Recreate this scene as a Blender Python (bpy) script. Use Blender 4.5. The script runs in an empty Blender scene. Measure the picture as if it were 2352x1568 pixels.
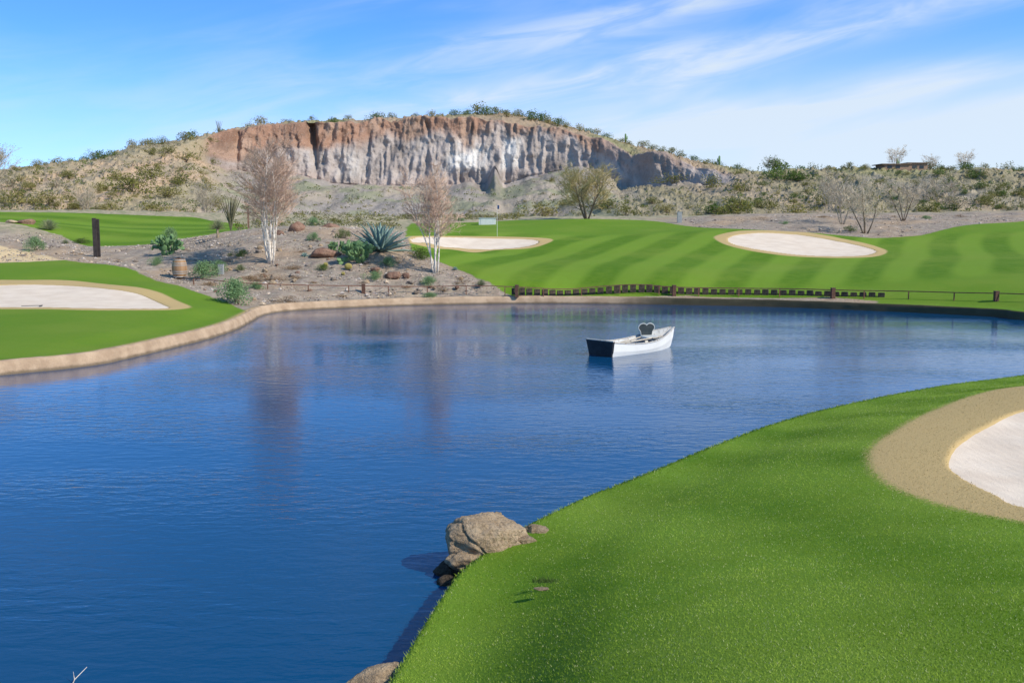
import bpy, math, random
import numpy as np
from mathutils import Vector, Matrix
random.seed(5)
rng = np.random.default_rng(7)
scene = bpy.context.scene
COL = scene.collection
scene.view_settings.view_transform = 'Standard'
scene.view_settings.look = 'None'
scene.view_settings.exposure = 0

# ------------------------------------------------------------------ survey
CAMH = 3.5
F = 2287.0
PIT = math.atan(264 / F)
cP, sP = math.cos(PIT), math.sin(PIT)
def ray(px, py):
    a = (px - 1176) / F; b = (784 - py) / F
    return np.array([a, cP + b * sP, -sP + b * cP])
def S(px, py, D):
    r = ray(px, py); t = D / r[1]
    return (r[0] * t, D, CAMH + r[2] * t)
def G(px, py, z=0.0):
    r = ray(px, py); t = (z - CAMH) / r[2]
    return (r[0] * t, r[1] * t, z)

# ------------------------------------------------------------------ noise
TB = rng.random((64, 64, 64))
def vn(x, y, z=0.0):
    x, y, z = np.broadcast_arrays(np.asarray(x, float), np.asarray(y, float), np.asarray(z, float))
    xi = np.floor(x).astype(int); yi = np.floor(y).astype(int); zi = np.floor(z).astype(int)
    fx = x - xi; fy = y - yi; fz = z - zi
    fx = fx * fx * (3 - 2 * fx); fy = fy * fy * (3 - 2 * fy); fz = fz * fz * (3 - 2 * fz)
    a, b = xi & 63, (xi + 1) & 63; c, d = yi & 63, (yi + 1) & 63; e, f = zi & 63, (zi + 1) & 63
    def L(p, q, t): return p + (q - p) * t
    return L(L(L(TB[a, c, e], TB[b, c, e], fx), L(TB[a, d, e], TB[b, d, e], fx), fy),
             L(L(TB[a, c, f], TB[b, c, f], fx), L(TB[a, d, f], TB[b, d, f], fx), fy), fz)
def fbm(x, y, z=0.0, o=4):
    s = 0; a = 1; t = 0
    x = np.asarray(x, float); y = np.asarray(y, float); z = np.asarray(z, float)
    for i in range(o):
        s = s + a * vn(x + 17.3 * i, y + 9.1 * i, z + 3.7 * i); t += a; a *= .5; x = x * 2.03; y = y * 2.03; z = z * 2.03
    return s / t
def ss(a, b, v):
    t = np.clip((np.asarray(v, float) - a) / (b - a), 0, 1); return t * t * (3 - 2 * t)

# ------------------------------------------------------------------ curves
def catmull(pts, n=8, closed=True):
    P = np.array([p[:2] for p in pts], float); out = []
    m = len(P)
    rngi = range(m) if closed else range(m - 1)
    for i in rngi:
        if closed: p0, p1, p2, p3 = P[i - 1], P[i], P[(i + 1) % m], P[(i + 2) % m]
        else: p0, p1, p2, p3 = P[max(i - 1, 0)], P[i], P[i + 1], P[min(i + 2, m - 1)]
        for k in range(n):
            t = k / n
            out.append(.5 * ((2 * p1) + (-p0 + p2) * t + (2 * p0 - 5 * p1 + 4 * p2 - p3) * t * t + (-p0 + 3 * p1 - 3 * p2 + p3) * t ** 3))
    if not closed: out.append(P[-1])
    return np.array(out)
def sdf(poly, X, Y, pad=4.0):
    pad = float(pad)
    shp = X.shape; X = X.ravel(); Y = Y.ravel()
    res = np.full(X.shape, pad, float)
    lo = poly.min(0) - pad; hi = poly.max(0) + pad
    m = (X > lo[0]) & (X < hi[0]) & (Y > lo[1]) & (Y < hi[1])
    x = X[m]; y = Y[m]
    d = np.full(x.shape, 1e9); ins = np.zeros(x.shape, bool)
    for i in range(len(poly)):
        a = poly[i - 1]; b = poly[i]; e = b - a
        wx = x - a[0]; wy = y - a[1]
        t = np.clip((wx * e[0] + wy * e[1]) / (e[0] ** 2 + e[1] ** 2 + 1e-12), 0, 1)
        dx = wx - t * e[0]; dy = wy - t * e[1]
        np.minimum(d, dx * dx + dy * dy, out=d)
        if a[1] != b[1]:
            c = ((a[1] > y) != (b[1] > y)) & (x < e[0] * (y - a[1]) / (b[1] - a[1]) + a[0])
            ins ^= c
    d = np.sqrt(d); d[ins] *= -1
    res[m] = np.minimum(d, pad)
    return res.reshape(shp)

# ------------------------------------------------------------------ pond outline
pond_pts = [G(*p) for p in [(0, 862), (200, 841), (300, 822), (400, 798), (480, 778), (540, 758), (578, 738), (602, 725), (640, 717),
            (700, 712), (800, 707), (950, 701), (1187, 697), (1400, 698), (1550, 700), (1750, 704), (1913, 710), (2100, 718), (2288, 728), (2352, 735)]]
pond_pts += [(22.5, 35, 0), (25, 32, 0), (24, 29, 0), (20, 26.5, 0), (15, 24, 0)]
pond_pts += [G(p[0], p[1], .27) for p in [(2352, 860), (2150, 886), (1950, 925), (1800, 963), (1650, 1016), (1500, 1077), (1350, 1137), (1220, 1198),
            (1120, 1262), (1060, 1305), (1020, 1355), (965, 1440), (905, 1540), (800, 1700)]]
pond_pts += [(-1.7, 4.2, 0), (-2.6, 1, 0), (-5, -5, 0), (-12, -12, 0), (-22, -7, 0), (-25, 5, 0), (-21, 14, 0), (-15.5, 20, 0)]
pond = catmull(pond_pts, 8)

# ------------------------------------------------------------------ terrain control heights
CP = [S(*p) for p in [
 (-150, 760, 28.6), (-500, 760, 30), (250, 770, 27.8), (200, 712, 33.5), (430, 708, 35), (100, 650, 43), (350, 660, 42), (-250, 650, 43),
 (0, 603, 52), (250, 608, 50), (400, 640, 48), (0, 560, 60), (0, 512, 68), (140, 540, 66), (250, 556, 64), (250, 520, 78), (250, 487, 90), (0, 485, 90),
 (-300, 485, 90), (-300, 520, 68), (480, 530, 70), (520, 500, 88), (450, 600, 52), (300, 600, 53), (600, 605, 50), (600, 560, 54), (620, 530, 58), (750, 580, 52),
 (780, 540, 56), (873, 578, 51), (930, 545, 57), (1000, 625, 48), (700, 650, 46), (900, 640, 47), (1100, 645, 47), (545, 695, 41), (990, 590, 52),
 (750, 520, 66), (750, 505, 85), (1200, 655, 46.5), (1500, 655, 46), (1800, 655, 45.5), (2100, 655, 44), (2352, 655, 42), (2700, 655, 40),
 (1200, 600, 54), (1500, 600, 53.5), (1800, 610, 53), (2100, 600, 53), (2352, 590, 53), (1050, 575, 60), (1100, 547, 65), (1265, 555, 64), (1150, 535, 68),
 (1050, 520, 78), (1350, 504, 82), (1470, 512, 80), (1350, 540, 69), (1550, 560, 62), (1560, 523, 76), (1700, 530, 68), (1900, 592, 56), (2040, 578, 60),
 (1850, 540, 68), (2000, 552, 66), (2120, 545, 68), (2250, 520, 72), (2352, 513, 76), (2700, 505, 78), (1650, 499, 84), (1850, 496, 84), (2000, 500, 84),
 (2352, 490, 88), (2700, 488, 88), (1500, 505, 88), (1000, 505, 90)]]
CP += [G(*p) for p in [(2000, 1060, .8), (2352, 1190, .95), (2352, 895, .62), (1990, 965, .6), (1700, 1150, .55), (1600, 1568, 1.2), (2352, 1568, 1.45), (1300, 1568, .9),
 (1400, 1270, .5), (2352, 1050, .8), (1180, 1420, .55), (1020, 1530, .5)]]
CP += [(0, 0, 1.7), (4, 0, 1.8), (12, 2, 1.7), (12, 10, 1.1), (17, 17, .95), (30, 22, 1.2), (0, -8, 2), (20, -8, 2), (-1.6, 1, 1.0), (-10, 28, .3), (-35, 10, 1), (-40, 30, 1.2),
       (35, 35, 1.3), (50, 50, 2.0), (-50, 55, 2), (60, 80, 4), (-70, 80, 4.5), (-30, -10, 1), (-12, 20, .3) , (0, 35, .3), (5, 20, .3), (-8, 8, .3), (14, 33, .3), (-15, -1, .3)]
tan = np.roll(pond, -1, 0) - np.roll(pond, 1, 0); tan /= np.linalg.norm(tan, axis=1)[:, None]
area = 0.5 * np.sum(pond[:, 0] * np.roll(pond[:, 1], -1) - np.roll(pond[:, 0], -1) * pond[:, 1])
nrm = np.stack([tan[:, 1], -tan[:, 0]], 1) * (1 if area > 0 else -1)   # outward
for i in range(0, len(pond), 10):
    q = pond[i] + nrm[i] * .4; CP.append((q[0], q[1], .32))
CP = np.array(CP, float)
def U(r2): return r2 * np.log(r2 + 1e-9)
SC = 20.0
cx = CP[:, 0] / SC; cy = CP[:, 1] / SC; n = len(CP)
K = U((cx[:, None] - cx) ** 2 + (cy[:, None] - cy) ** 2) + np.eye(n) * 0.002
Pm = np.stack([np.ones(n), cx, cy], 1)
A = np.zeros((n + 3, n + 3)); A[:n, :n] = K; A[:n, n:] = Pm; A[n:, :n] = Pm.T
W = np.linalg.solve(A, np.concatenate([CP[:, 2], np.zeros(3)]))
NCP = n
def tps(X, Y):
    X = np.asarray(X, float); Y = np.asarray(Y, float)
    x = X / SC; y = Y / SC
    r = W[NCP] + W[NCP + 1] * x + W[NCP + 2] * y
    for i in range(NCP):
        r = r + W[i] * U((x - cx[i]) ** 2 + (y - cy[i]) ** 2)
    far = ss(90, 106, Y); side = ss(60, 90, np.abs(X)); back = ss(-6, -14, Y)
    k = np.maximum(np.maximum(far, side), back)
    r = np.clip(r, .28, 6)
    return r * (1 - k) + 4.4 * k * (1 - back) + 2 * k * back
def Gt(px, py):
    r = ray(px, py); t = np.arange(3, 130, .04)
    x = r[0] * t; y = r[1] * t; z = CAMH + r[2] * t
    h = tps(x, y); k = np.argmax(z < h)
    if not (z < h).any(): k = int(np.argmin(z - h + (t < 40) * 9))
    return (x[k], y[k], h[k])

def nearland(X, Y): return ss(-6, -3.5, X) * (1 - ss(25, 27.5, Y)) * (Y > -20)
def rightbank(X, Y): return ss(3.5, 7.5, X) * ss(27, 29, Y)

bunk = {}
bunk['near'] = ([(2352, 943), (2262, 978), (2195, 1020), (2172, 1060), (2198, 1092), (2280, 1135), (2352, 1165), (2600, 1185), (2760, 1100), (2700, 985), (2520, 930)],
                [(2352, 886), (2200, 920), (2080, 975), (2012, 1020), (1998, 1055), (2022, 1098), (2085, 1133), (2200, 1170), (2352, 1200), (2620, 1240), (2850, 1120), (2780, 950), (2560, 880)])
bunk['left'] = ([(-60, 660), (60, 653), (160, 655), (250, 663), (330, 679), (378, 700), (378, 708), (250, 709), (100, 706), (-60, 705), (-200, 690)],
                [(-80, 648), (60, 643), (180, 645), (290, 657), (380, 678), (436, 703), (400, 711), (250, 713), (100, 710), (-60, 709), (-240, 695)])
bunk['mid'] = ([(960, 545), (1050, 545), (1150, 548), (1225, 551), (1234, 558), (1200, 567), (1120, 572), (1030, 568), (965, 557), (943, 549)],
               [(940, 543), (1050, 542), (1200, 545), (1262, 548), (1263, 556), (1215, 570), (1120, 576), (1020, 572), (950, 560), (930, 548)])
bunk['right'] = ([(1690, 540), (1760, 535), (1830, 539), (1920, 553), (1985, 567), (2012, 578), (1975, 587), (1880, 588), (1780, 579), (1700, 565), (1672, 551)],
                 [(1660, 537), (1760, 529), (1850, 534), (1950, 551), (2010, 565), (2037, 578), (2000, 590), (1880, 592), (1760, 582), (1680, 566), (1642, 548)])
BS = {}; BR = {}
for k, (a, b) in bunk.items():
    BS[k] = catmull([Gt(*p) for p in a], 6); BR[k] = catmull([Gt(*p) for p in b], 6)

gA = [(-500, 603), (0, 604), (150, 598), (250, 608), (300, 617), (345, 638), (440, 668), (520, 693), (572, 716)]
gA = [Gt(*p) for p in gA] + [G(p[0], p[1]) for p in [(590, 745), (700, 725), (1000, 715), (1550, 714), (2010, 725)]]
gA += [Gt(*p) for p in [(2015, 688), (1913, 680), (1550, 674), (1187, 672), (1168, 661), (1095, 640), (1010, 602), (985, 590), (945, 574)]]
gA += [S(930, 540, 60), S(935, 530, 70), S(700, 520, 72), S(560, 530, 66), S(500, 535, 64), S(420, 548, 62), S(360, 557, 60), S(200, 553, 61), S(140, 536, 66), S(60, 520, 68), S(0, 512, 69), S(-500, 512, 70)]
gA = np.array([p[:2] for p in gA])
path = np.array([Gt(*p)[:2] for p in [(-400, 566), (0, 567), (60, 577), (150, 597), (60, 602), (0, 603), (-400, 604)]])
dl = [(-1500, 90), (450, 88), (560, 80), (600, 64), (925, 64), (945, 82), (1200, 86), (1470, 84), (1600, 76), (1720, 70.5), (1850, 70), (2000, 67.5), (2110, 69), (2230, 74), (2352, 79), (3500, 84)]
dl = [((p - 1176) / F * d, d) for p, d in dl]
desert = np.array([(-3000, 90)] + dl + [(3000, 90), (3000, 3000), (-3000, 3000)], float)

def mono(a, b, s): return list(np.arange(a, b, s))
ys = mono(-30, -4, 2) + mono(-4, 3, .4) + mono(3, 12, .06) + mono(12, 30, .1) + mono(30, 50, .12) + mono(50, 92, .2) + mono(92, 130, 1.5)
yv = 130.
while yv < 3000: ys.append(yv); yv *= 1.12
ys = np.array(ys)
us = np.concatenate([np.linspace(-3, -.66, 24)[:-1], np.linspace(-.66, .66, 720), np.linspace(.66, 3, 24)[1:]])
YY, UU = np.meshgrid(ys, us, indexing='ij')
XX = UU * (np.maximum(YY, -4) + 10)
H = tps(XX, YY)
H = H + (fbm(XX / 3, YY / 3, 0, 3) - .5) * .06
pS = sdf(pond, XX, YY, 6)
nl = nearland(XX, YY); rb_ = rightbank(XX, YY)
gS = np.minimum(sdf(gA, XX, YY, 4), sdf(desert, XX, YY, 4))
paS = sdf(path, XX, YY, 4)
H = H + ss(0, -2, gS) * ((fbm(XX / 1.2, YY / 1.2, 3, 4) - .5) * .35)
rS = np.full(H.shape, 4.); sS = np.full(H.shape, 4.)
for k in BS:
    rS = np.minimum(rS, sdf(BR[k], XX, YY, 4)); sS = np.minimum(sS, sdf(BS[k], XX, YY, 4))
w_out = .26 * (1 - nl) * (1 - rb_) + .02 * nl + .10 * rb_ * (1 - nl)
base = .31 * (1 - nl) + .27 * nl
H = base + (H - base) * ss(0, 1, (pS - w_out) / 1.6)
H = H - ss(0, 1, (w_out - pS) / (.22 * (1 - nl) + .14 * nl)) * 1.6
H = H - ss(0, -.25, sS) * .5
# mowing stripes
ang = math.radians(21)
fan = XX * math.cos(ang) - YY * math.sin(ang) - .0035 * (XX - 8) * (YY - 50) + (fbm(XX / 9, YY / 9, 70, 2) - .5) * 1.2
st = np.sin(2 * np.pi * fan / 3.1 + .6)
m1 = ss(44, 47, YY) * ss(-7, -2, XX - (YY - 50) * .1) * (1 - ss(66, 70, YY))
stL = np.sin(2 * np.pi * (YY * .9 + XX * .3) / 5.) * ss(60, 64, YY) * ss(-8, -14, XX)
def nearband(x, y): return np.sin(2 * np.pi * (x * .93 - y * .37 + .035 * y * y) / 2.4 + 1.2 * np.sin(y * .5))
stN = nearband(XX, YY) * (YY < 24) * .35
stripe = st * m1 + stL * .5 + stN

def mesh_grid(name, X, Y, Z, attrs=None, cols=None, smooth=True):
    r, c = X.shape
    me = bpy.data.meshes.new(name)
    co = np.stack([X.ravel(), Y.ravel(), Z.ravel()], 1).astype(np.float32)
    i = np.arange((r - 1) * (c - 1)); a = (i // (c - 1)) * c + i % (c - 1)
    f = np.stack([a, a + 1, a + c + 1, a + c], 1).astype(np.int32)
    me.vertices.add(len(co)); me.vertices.foreach_set('co', co.ravel())
    me.loops.add(f.size); me.loops.foreach_set('vertex_index', f.ravel())
    me.polygons.add(len(f)); me.polygons.foreach_set('loop_start', np.arange(0, f.size, 4, dtype=np.int32))
    me.polygons.foreach_set('use_smooth', np.full(len(f), smooth))
    me.update(calc_edges=True)
    for k, v in (attrs or {}).items():
        at = me.attributes.new(k, 'FLOAT', 'POINT'); at.data.foreach_set('value', v.ravel().astype(np.float32))
    if cols is not None:
        at = me.attributes.new('Col', 'FLOAT_COLOR', 'POINT')
        cc = np.concatenate([cols.reshape(-1, 3), np.ones((cols.size // 3, 1))], 1).astype(np.float32)
        at.data.foreach_set('color', cc.ravel())
    return me

# ------------------------------------------------------------------ material helpers
class NT:
    def __init__(s, nt): s.nt = nt
    def n(s, typ, ins=None, **pr):
        nd = s.nt.nodes.new(typ)
        for k, v in pr.items(): setattr(nd, k, v)
        for k, v in (ins or {}).items():
            if isinstance(v, bpy.types.NodeSocket): s.nt.links.new(v, nd.inputs[k])
            else:
                if isinstance(v, tuple) and len(v) == 3 and nd.inputs[k].type == 'RGBA': v = v + (1,)
                nd.inputs[k].default_value = v
        return nd
    def m(s, op, *a, clamp=False):
        return s.n('ShaderNodeMath', {i: v for i, v in enumerate(a)}, operation=op, use_clamp=clamp).outputs[0]
    def mix(s, f, a, b, bt='MIX'):
        return s.n('ShaderNodeMix', {0: f, 6: a, 7: b}, data_type='RGBA', blend_type=bt).outputs[2]
    def noise(s, vec, scale, detail=3, rough=.5, dist=0):
        return s.n('ShaderNodeTexNoise', {'Vector': vec, 'Scale': scale, 'Detail': detail, 'Roughness': rough, 'Distortion': dist}).outputs['Fac']
    def mr(s, v, a, b, c=0., d=1.):
        return s.n('ShaderNodeMapRange', {0: v, 1: a, 2: b, 3: c, 4: d}, interpolation_type='SMOOTHSTEP').outputs[0]
    def attr(s, name, o='Fac'): return s.n('ShaderNodeAttribute', attribute_name=name).outputs[o]
    def pos(s): return s.n('ShaderNodeNewGeometry').outputs['Position']
    def obj(s): return s.n('ShaderNodeTexCoord').outputs['Object']
    def bump(s, h, st, dist): return s.n('ShaderNodeBump', {'Height': h, 'Strength': st, 'Distance': dist}).outputs[0]
    def scale(s, vec, v): return s.n('ShaderNodeVectorMath', {0: vec, 1: v}, operation='MULTIPLY').outputs[0]
def newmat(name):
    m = bpy.data.materials.new(name); m.use_nodes = True; m.node_tree.nodes.clear(); g = NT(m.node_tree)
    out = g.n('ShaderNodeOutputMaterial'); return m, g, out
def finish(g, out, col, rough=.9, nor=None, spec=.3, extra=None):
    ins = {'Base Color': col, 'Roughness': rough, 'Specular IOR Level': spec}
    if nor is not None: ins['Normal'] = nor
    ins.update(extra or {})
    b = g.n('ShaderNodeBsdfPrincipled', ins)
    g.nt.links.new(b.outputs[0], out.inputs[0]); return b
def simple(name, c1, c2, scale=5., rough=.85, bump=.3, dist=.02, c3=None, spec=.3, stretch=(1, 1, 1), metal=0.):
    m, g, out = newmat(name)
    v = g.scale(g.obj(), stretch)
    nz = g.noise(v, scale, 4, .65)
    f = g.mr(nz, .35, .65)
    col = g.mix(f, c1, c2)
    if c3: col = g.mix(g.mr(g.noise(v, scale * 3.1, 3), .52, .66), col, c3)
    finish(g, out, col, rough, g.bump(nz, bump, dist), spec, {'Metallic': metal})
    return m
def leafmat(name, c1, c2, trans=.25, c3=None):
    m, g, out = newmat(name)
    rnd = g.n('ShaderNodeObjectInfo').outputs['Random']
    nz = g.noise(g.obj(), 6, 1)
    f = g.m('ADD', g.m('MULTIPLY', rnd, .6), g.m('MULTIPLY', g.mr(nz, .3, .7), .4))
    col = g.mix(f, c1, c2)
    fine = g.noise(g.obj(), 40, 0)
    col = g.mix(g.mr(fine, .35, .65, 0, .45), col, c3 or tuple(x * .5 for x in c1))
    d = g.n('ShaderNodeBsdfDiffuse', {'Color': col}); t = g.n('ShaderNodeBsdfTranslucent', {'Color': col})
    mx = g.n('ShaderNodeMixShader', {0: trans, 1: d.outputs[0], 2: t.outputs[0]})
    g.nt.links.new(mx.outputs[0], out.inputs[0]); return m

# ------------------------------------------------------------------ object helpers
def reg(o, label=None, cat=None, group=None, kind=None, parent=None):
    COL.objects.link(o)
    if label: o['label'] = label
    if cat: o['category'] = cat
    if group: o['group'] = group
    if kind: o['kind'] = kind
    if parent: o.parent = parent
    return o
class MB:
    def __init__(s): s.v = []; s.f = []; s.mi = []
    def tube(s, pts, rad, sides=5, mi=0, cap=True):
        pts = [Vector(p) for p in pts]; b0 = len(s.v)
        for i, p in enumerate(pts):
            d = (pts[min(i + 1, len(pts) - 1)] - pts[max(i - 1, 0)])
            if d.length < 1e-9: d = Vector((0, 0, 1))
            d.normalize()
            a = d.cross(Vector((.31, .93, .17))).normalized(); b = d.cross(a)
            for k in range(sides):
                t = 2 * math.pi * k / sides
                s.v.append(tuple(p + (a * math.cos(t) + b * math.sin(t)) * rad[i]))
        for i in range(len(pts) - 1):
            for k in range(sides):
                k2 = (k + 1) % sides
                s.f.append((b0 + i * sides + k, b0 + i * sides + k2, b0 + (i + 1) * sides + k2, b0 + (i + 1) * sides + k)); s.mi.append(mi)
        if cap and sides > 2:
            s.f.append(tuple(b0 + k for k in range(sides))[::-1]); s.mi.append(mi)
            s.f.append(tuple(b0 + (len(pts) - 1) * sides + k for k in range(sides))); s.mi.append(mi)
    def box(s, c, d, mi=0, rot=None):
        b = len(s.v); c = Vector(c)
        for x in (-.5, .5):
            for y in (-.5, .5):
                for z in (-.5, .5):
                    p = Vector((x * d[0], y * d[1], z * d[2]))
                    if rot is not None: p = rot @ p
                    s.v.append(tuple(c + p))
        for q in [(0, 1, 3, 2), (4, 6, 7, 5), (0, 4, 5, 1), (2, 3, 7, 6), (0, 2, 6, 4), (1, 5, 7, 3)]:
            s.f.append(tuple(b + i for i in q)); s.mi.append(mi)
    def leaf(s, c, sz, mi=0, asp=.5):
        a = Vector((random.gauss(0, 1), random.gauss(0, 1), random.gauss(0, 1))).normalized()
        b = a.cross(Vector((random.gauss(0, 1), random.gauss(0, 1), random.gauss(0, 1)))).normalized()
        k = len(s.v); c = Vector(c)
        s.v += [tuple(c - a * sz), tuple(c - b * sz * asp), tuple(c + a * sz), tuple(c + b * sz * asp)]; s.f.append((k, k + 1, k + 2, k + 3)); s.mi.append(mi)
    def lathe(s, prof, sides=24, mi=0, c=(0, 0, 0)):
        b = len(s.v)
        for r, z in prof:
            for k in range(sides):
                t = 2 * math.pi * k / sides; s.v.append((c[0] + r * math.cos(t), c[1] + r * math.sin(t), c[2] + z))
        for i in range(len(prof) - 1):
            for k in range(sides):
                k2 = (k + 1) % sides
                s.f.append((b + i * sides + k, b + i * sides + k2, b + (i + 1) * sides + k2, b + (i + 1) * sides + k)); s.mi.append(mi)
    def mesh(s, name, mats, smooth=False):
        me = bpy.data.meshes.new(name); me.from_pydata(s.v, [], s.f)
        for m in mats: me.materials.append(m)
        me.polygons.foreach_set('material_index', s.mi)
        me.polygons.foreach_set('use_smooth', [smooth] * len(s.f)); me.update(); return me
def empty(name, loc, rotz=0, scale=1, **kw):
    o = bpy.data.objects.new(name, None); o.location = loc; o.rotation_euler = (0, 0, rotz); o.scale = (scale,) * 3 if not isinstance(scale, tuple) else scale
    o.empty_display_size = .2
    return reg(o, **kw)
def mobj(name, me, loc=(0, 0, 0), rotz=0, scale=1, **kw):
    o = bpy.data.objects.new(name, me); o.location = loc; o.rotation_euler = (0, 0, rotz)
    o.scale = (scale,) * 3 if not isinstance(scale, tuple) else scale
    return reg(o, **kw)

# ------------------------------------------------------------------ ground
m, g, out = newmat('ground_cover')
P = g.pos()
n_big = g.noise(P, .25, 3); n_mid = g.noise(P, 2.2, 3); n_f = g.noise(P, 22, 2, .7); n_ff = g.noise(P, 90, 2, .7)
stv = g.attr('stripe')
gc = g.mix(g.mr(stv, -.6, .6), (.078, .175, .009), (.168, .285, .028))
gc = g.mix(g.mr(n_mid, .3, .75, 0, .45), gc, (.155, .240, .022))
gc = g.mix(g.mr(n_big, .42, .72, 0, .45), gc, (.205, .275, .040))
gc = g.mix(g.mr(n_ff, .4, .7, 0, .4), gc, (.06, .135, .008))
gc = g.mix(g.mr(n_f, .52, .75, 0, .4), gc, (.235, .325, .055))
rimc = g.mix(n_f, (.47, .33, .145), (.59, .43, .215)); rimc = g.mix(g.mr(n_ff, .45, .7, 0, .5), rimc, (.31, .25, .10))
wob = g.m('MULTIPLY', g.m('SUBTRACT', n_f, .5), .35)
wob2 = g.m('ADD', wob, g.m('MULTIPLY', g.m('SUBTRACT', n_mid, .5), .4))
col = g.mix(g.mr(g.m('ADD', g.attr('rim_sd'), wob), -.08, .12, 1, 0), gc, rimc)
vo = g.n('ShaderNodeTexVoronoi', {'Vector': P, 'Scale': 9.})
gv = g.mix(g.mr(n_mid, .35, .65), (.30, .245, .20), (.42, .345, .28))
gv = g.mix(.5, gv, g.n('ShaderNodeHueSaturation', {'Color': vo.outputs['Color'], 'Saturation': .15, 'Value': .92}).outputs[0], 'MULTIPLY')
gv = g.mix(g.mr(n_ff, .5, .75, 0, .5), gv, (.52, .44, .36))
gv = g.mix(g.mr(n_big, .45, .68, 0, .6), gv, (.40, .28, .18))
farc = g.mix(g.mr(n_mid, .4, .6), (.41, .34, .24), (.26, .25, .15))
sep = g.n('ShaderNodeSeparateXYZ', {0: P})
far1 = g.mr(sep.outputs[1], 88, 96); far2 = g.m('MULTIPLY', g.mr(sep.outputs[1], 62, 68), g.mr(sep.outputs[0], 10, 15, 1, 0))
gv = g.mix(g.m('MAXIMUM', far1, far2), gv, farc)
gmask = g.mr(g.m('ADD', g.attr('gravel_sd'), wob2), -.06, .08, 1, 0)
col = g.mix(gmask, col, gv)
col = g.mix(g.mr(g.m('ADD', g.attr('path_sd'), wob), -.1, .1, 1, 0), col, (.62, .47, .28))
lip = g.mr(g.m('ADD', g.attr('pond_sd'), wob), .3, .55, 1, 0)
col = g.mix(g.m('MULTIPLY', g.m('MULTIPLY', lip, g.attr('not_near')), .8), col, (.42, .30, .16))
col = g.mix(g.mr(g.attr('pond_sd'), -.12, .02, 1, 0), col, (.05, .04, .025))
hb = g.m('ADD', g.m('MULTIPLY', n_ff, .5), g.m('MULTIPLY', n_f, .5))
hb = g.m('ADD', hb, g.m('MULTIPLY', gmask, g.m('MULTIPLY', vo.outputs['Distance'], -.8)))
finish(g, out, col, .95, g.bump(hb, .7, .04), .1)
me = mesh_grid('ground', XX, YY, H, {'stripe': stripe, 'pond_sd': pS, 'gravel_sd': gS, 'rim_sd': rS, 'path_sd': paS, 'not_near': (1 - nl) * (1 - rb_)})
me.materials.append(m)
mobj('ground', me, kind='structure', label='rolling ground with mown lawn and desert gravel')
def hgt(x, y): return float(tps(np.array([x]), np.array([y]))[0])

# ------------------------------------------------------------------ sand bunkers
m, g, out = newmat('bunker_sand')
P = g.pos(); a = g.noise(P, 1.2, 3); b = g.noise(P, 60, 2, .7)
w = g.n('ShaderNodeTexWave', {'Vector': P, 'Scale': 2.2, 'Distortion': 6., 'Detail': 3.}).outputs['Fac']
col = g.mix(g.mr(a, .3, .7), (.68, .56, .45), (.77, .655, .54)); col = g.mix(g.mr(b, .4, .7, 0, .4), col, (.52, .41, .32))
finish(g, out, col, .95, g.bump(g.m('ADD', g.m('MULTIPLY', w, .2), b), .4, .03), .1)
sandm = m
for k, poly in BS.items():
    c = poly.mean(0); R = 26
    t = np.linspace(1.0, 0, R)[:, None]
    cl = np.concatenate([poly, poly[:1]], 0)
    d = cl - c; ln = np.linalg.norm(d, axis=1, keepdims=True); grow = 1 + .08 / ln
    X = c[0] + d[None, :, 0] * grow[:, 0][None] * t; Y = c[1] + d[None, :, 1] * grow[:, 0][None] * t
    q = (1 - t * t)
    Z = tps(X, Y) + (fbm(X / 3, Y / 3, 0, 3) - .5) * .06 - .018 - .09 * q + (fbm(X * 1.5, Y * 1.5, 5, 3) - .5) * .05 * np.minimum(1, q * 3)
    me = mesh_grid('sand_bunker', X, Y, Z); me.materials.append(sandm)
    mobj('sand_bunker', me, kind='structure', label='pale sand bunker with a dry grass rim set in the lawn')

# ------------------------------------------------------------------ water
m, g, out = newmat('pond_water')
P = g.pos()
p1 = g.scale(P, (1.0, 2.1, 1))
w1 = g.noise(p1, 2.6, 2, .5, .4); w2 = g.noise(p1, 9., 2, .55, .3); w3 = g.noise(g.scale(P, (.12, .3, 1)), 1, 1)
amp = g.mr(w3, .35, .7, .35, 1.15)
h = g.m('MULTIPLY', g.m('ADD', g.m('MULTIPLY', w1, .6), g.m('MULTIPLY', w2, .17)), amp)
nor = g.bump(h, 1., .023)
finish(g, out, (.001, .052, .145), .05, nor, .5, {'IOR': 1.33})
me = bpy.data.meshes.new('pond_water')
me.from_pydata([(-30, -16, 0), (32, -16, 0), (32, 50, 0), (-30, 50, 0)], [], [(0, 1, 2, 3)]); me.materials.append(m)
mobj('pond_water', me, kind='structure', label='rippled deep blue pond water')

# ------------------------------------------------------------------ pond kerb
dense = catmull(pond_pts, 20)
tg = np.roll(dense, -1, 0) - np.roll(dense, 1, 0); tg /= np.linalg.norm(tg, axis=1)[:, None]
nn = np.stack([tg[:, 1], -tg[:, 0]], 1) * (1 if area > 0 else -1)
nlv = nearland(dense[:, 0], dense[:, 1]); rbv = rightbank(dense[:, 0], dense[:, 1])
pf = [(-.16, -.6), (-.05, -.15), (0., .02), (.04, .16), (.07, .25), (.11, .31), (.18, .335), (.25, .33), (.31, .29), (.36, .1)]
pn = [(-.16, -.6), (-.05, -.15), (-.03, .02), (-.02, .10), (-.01, .16), (.01, .19), (.03, .2), (.05, .2), (.07, .18), (.09, .1)]
pr = [(-.10, -.6), (-.03, -.15), (-.01, .02), (.0, .12), (.01, .2), (.02, .28), (.04, .31), (.08, .31), (.12, .29), (.16, .1)]
X = []; Y = []; Z = []
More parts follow.
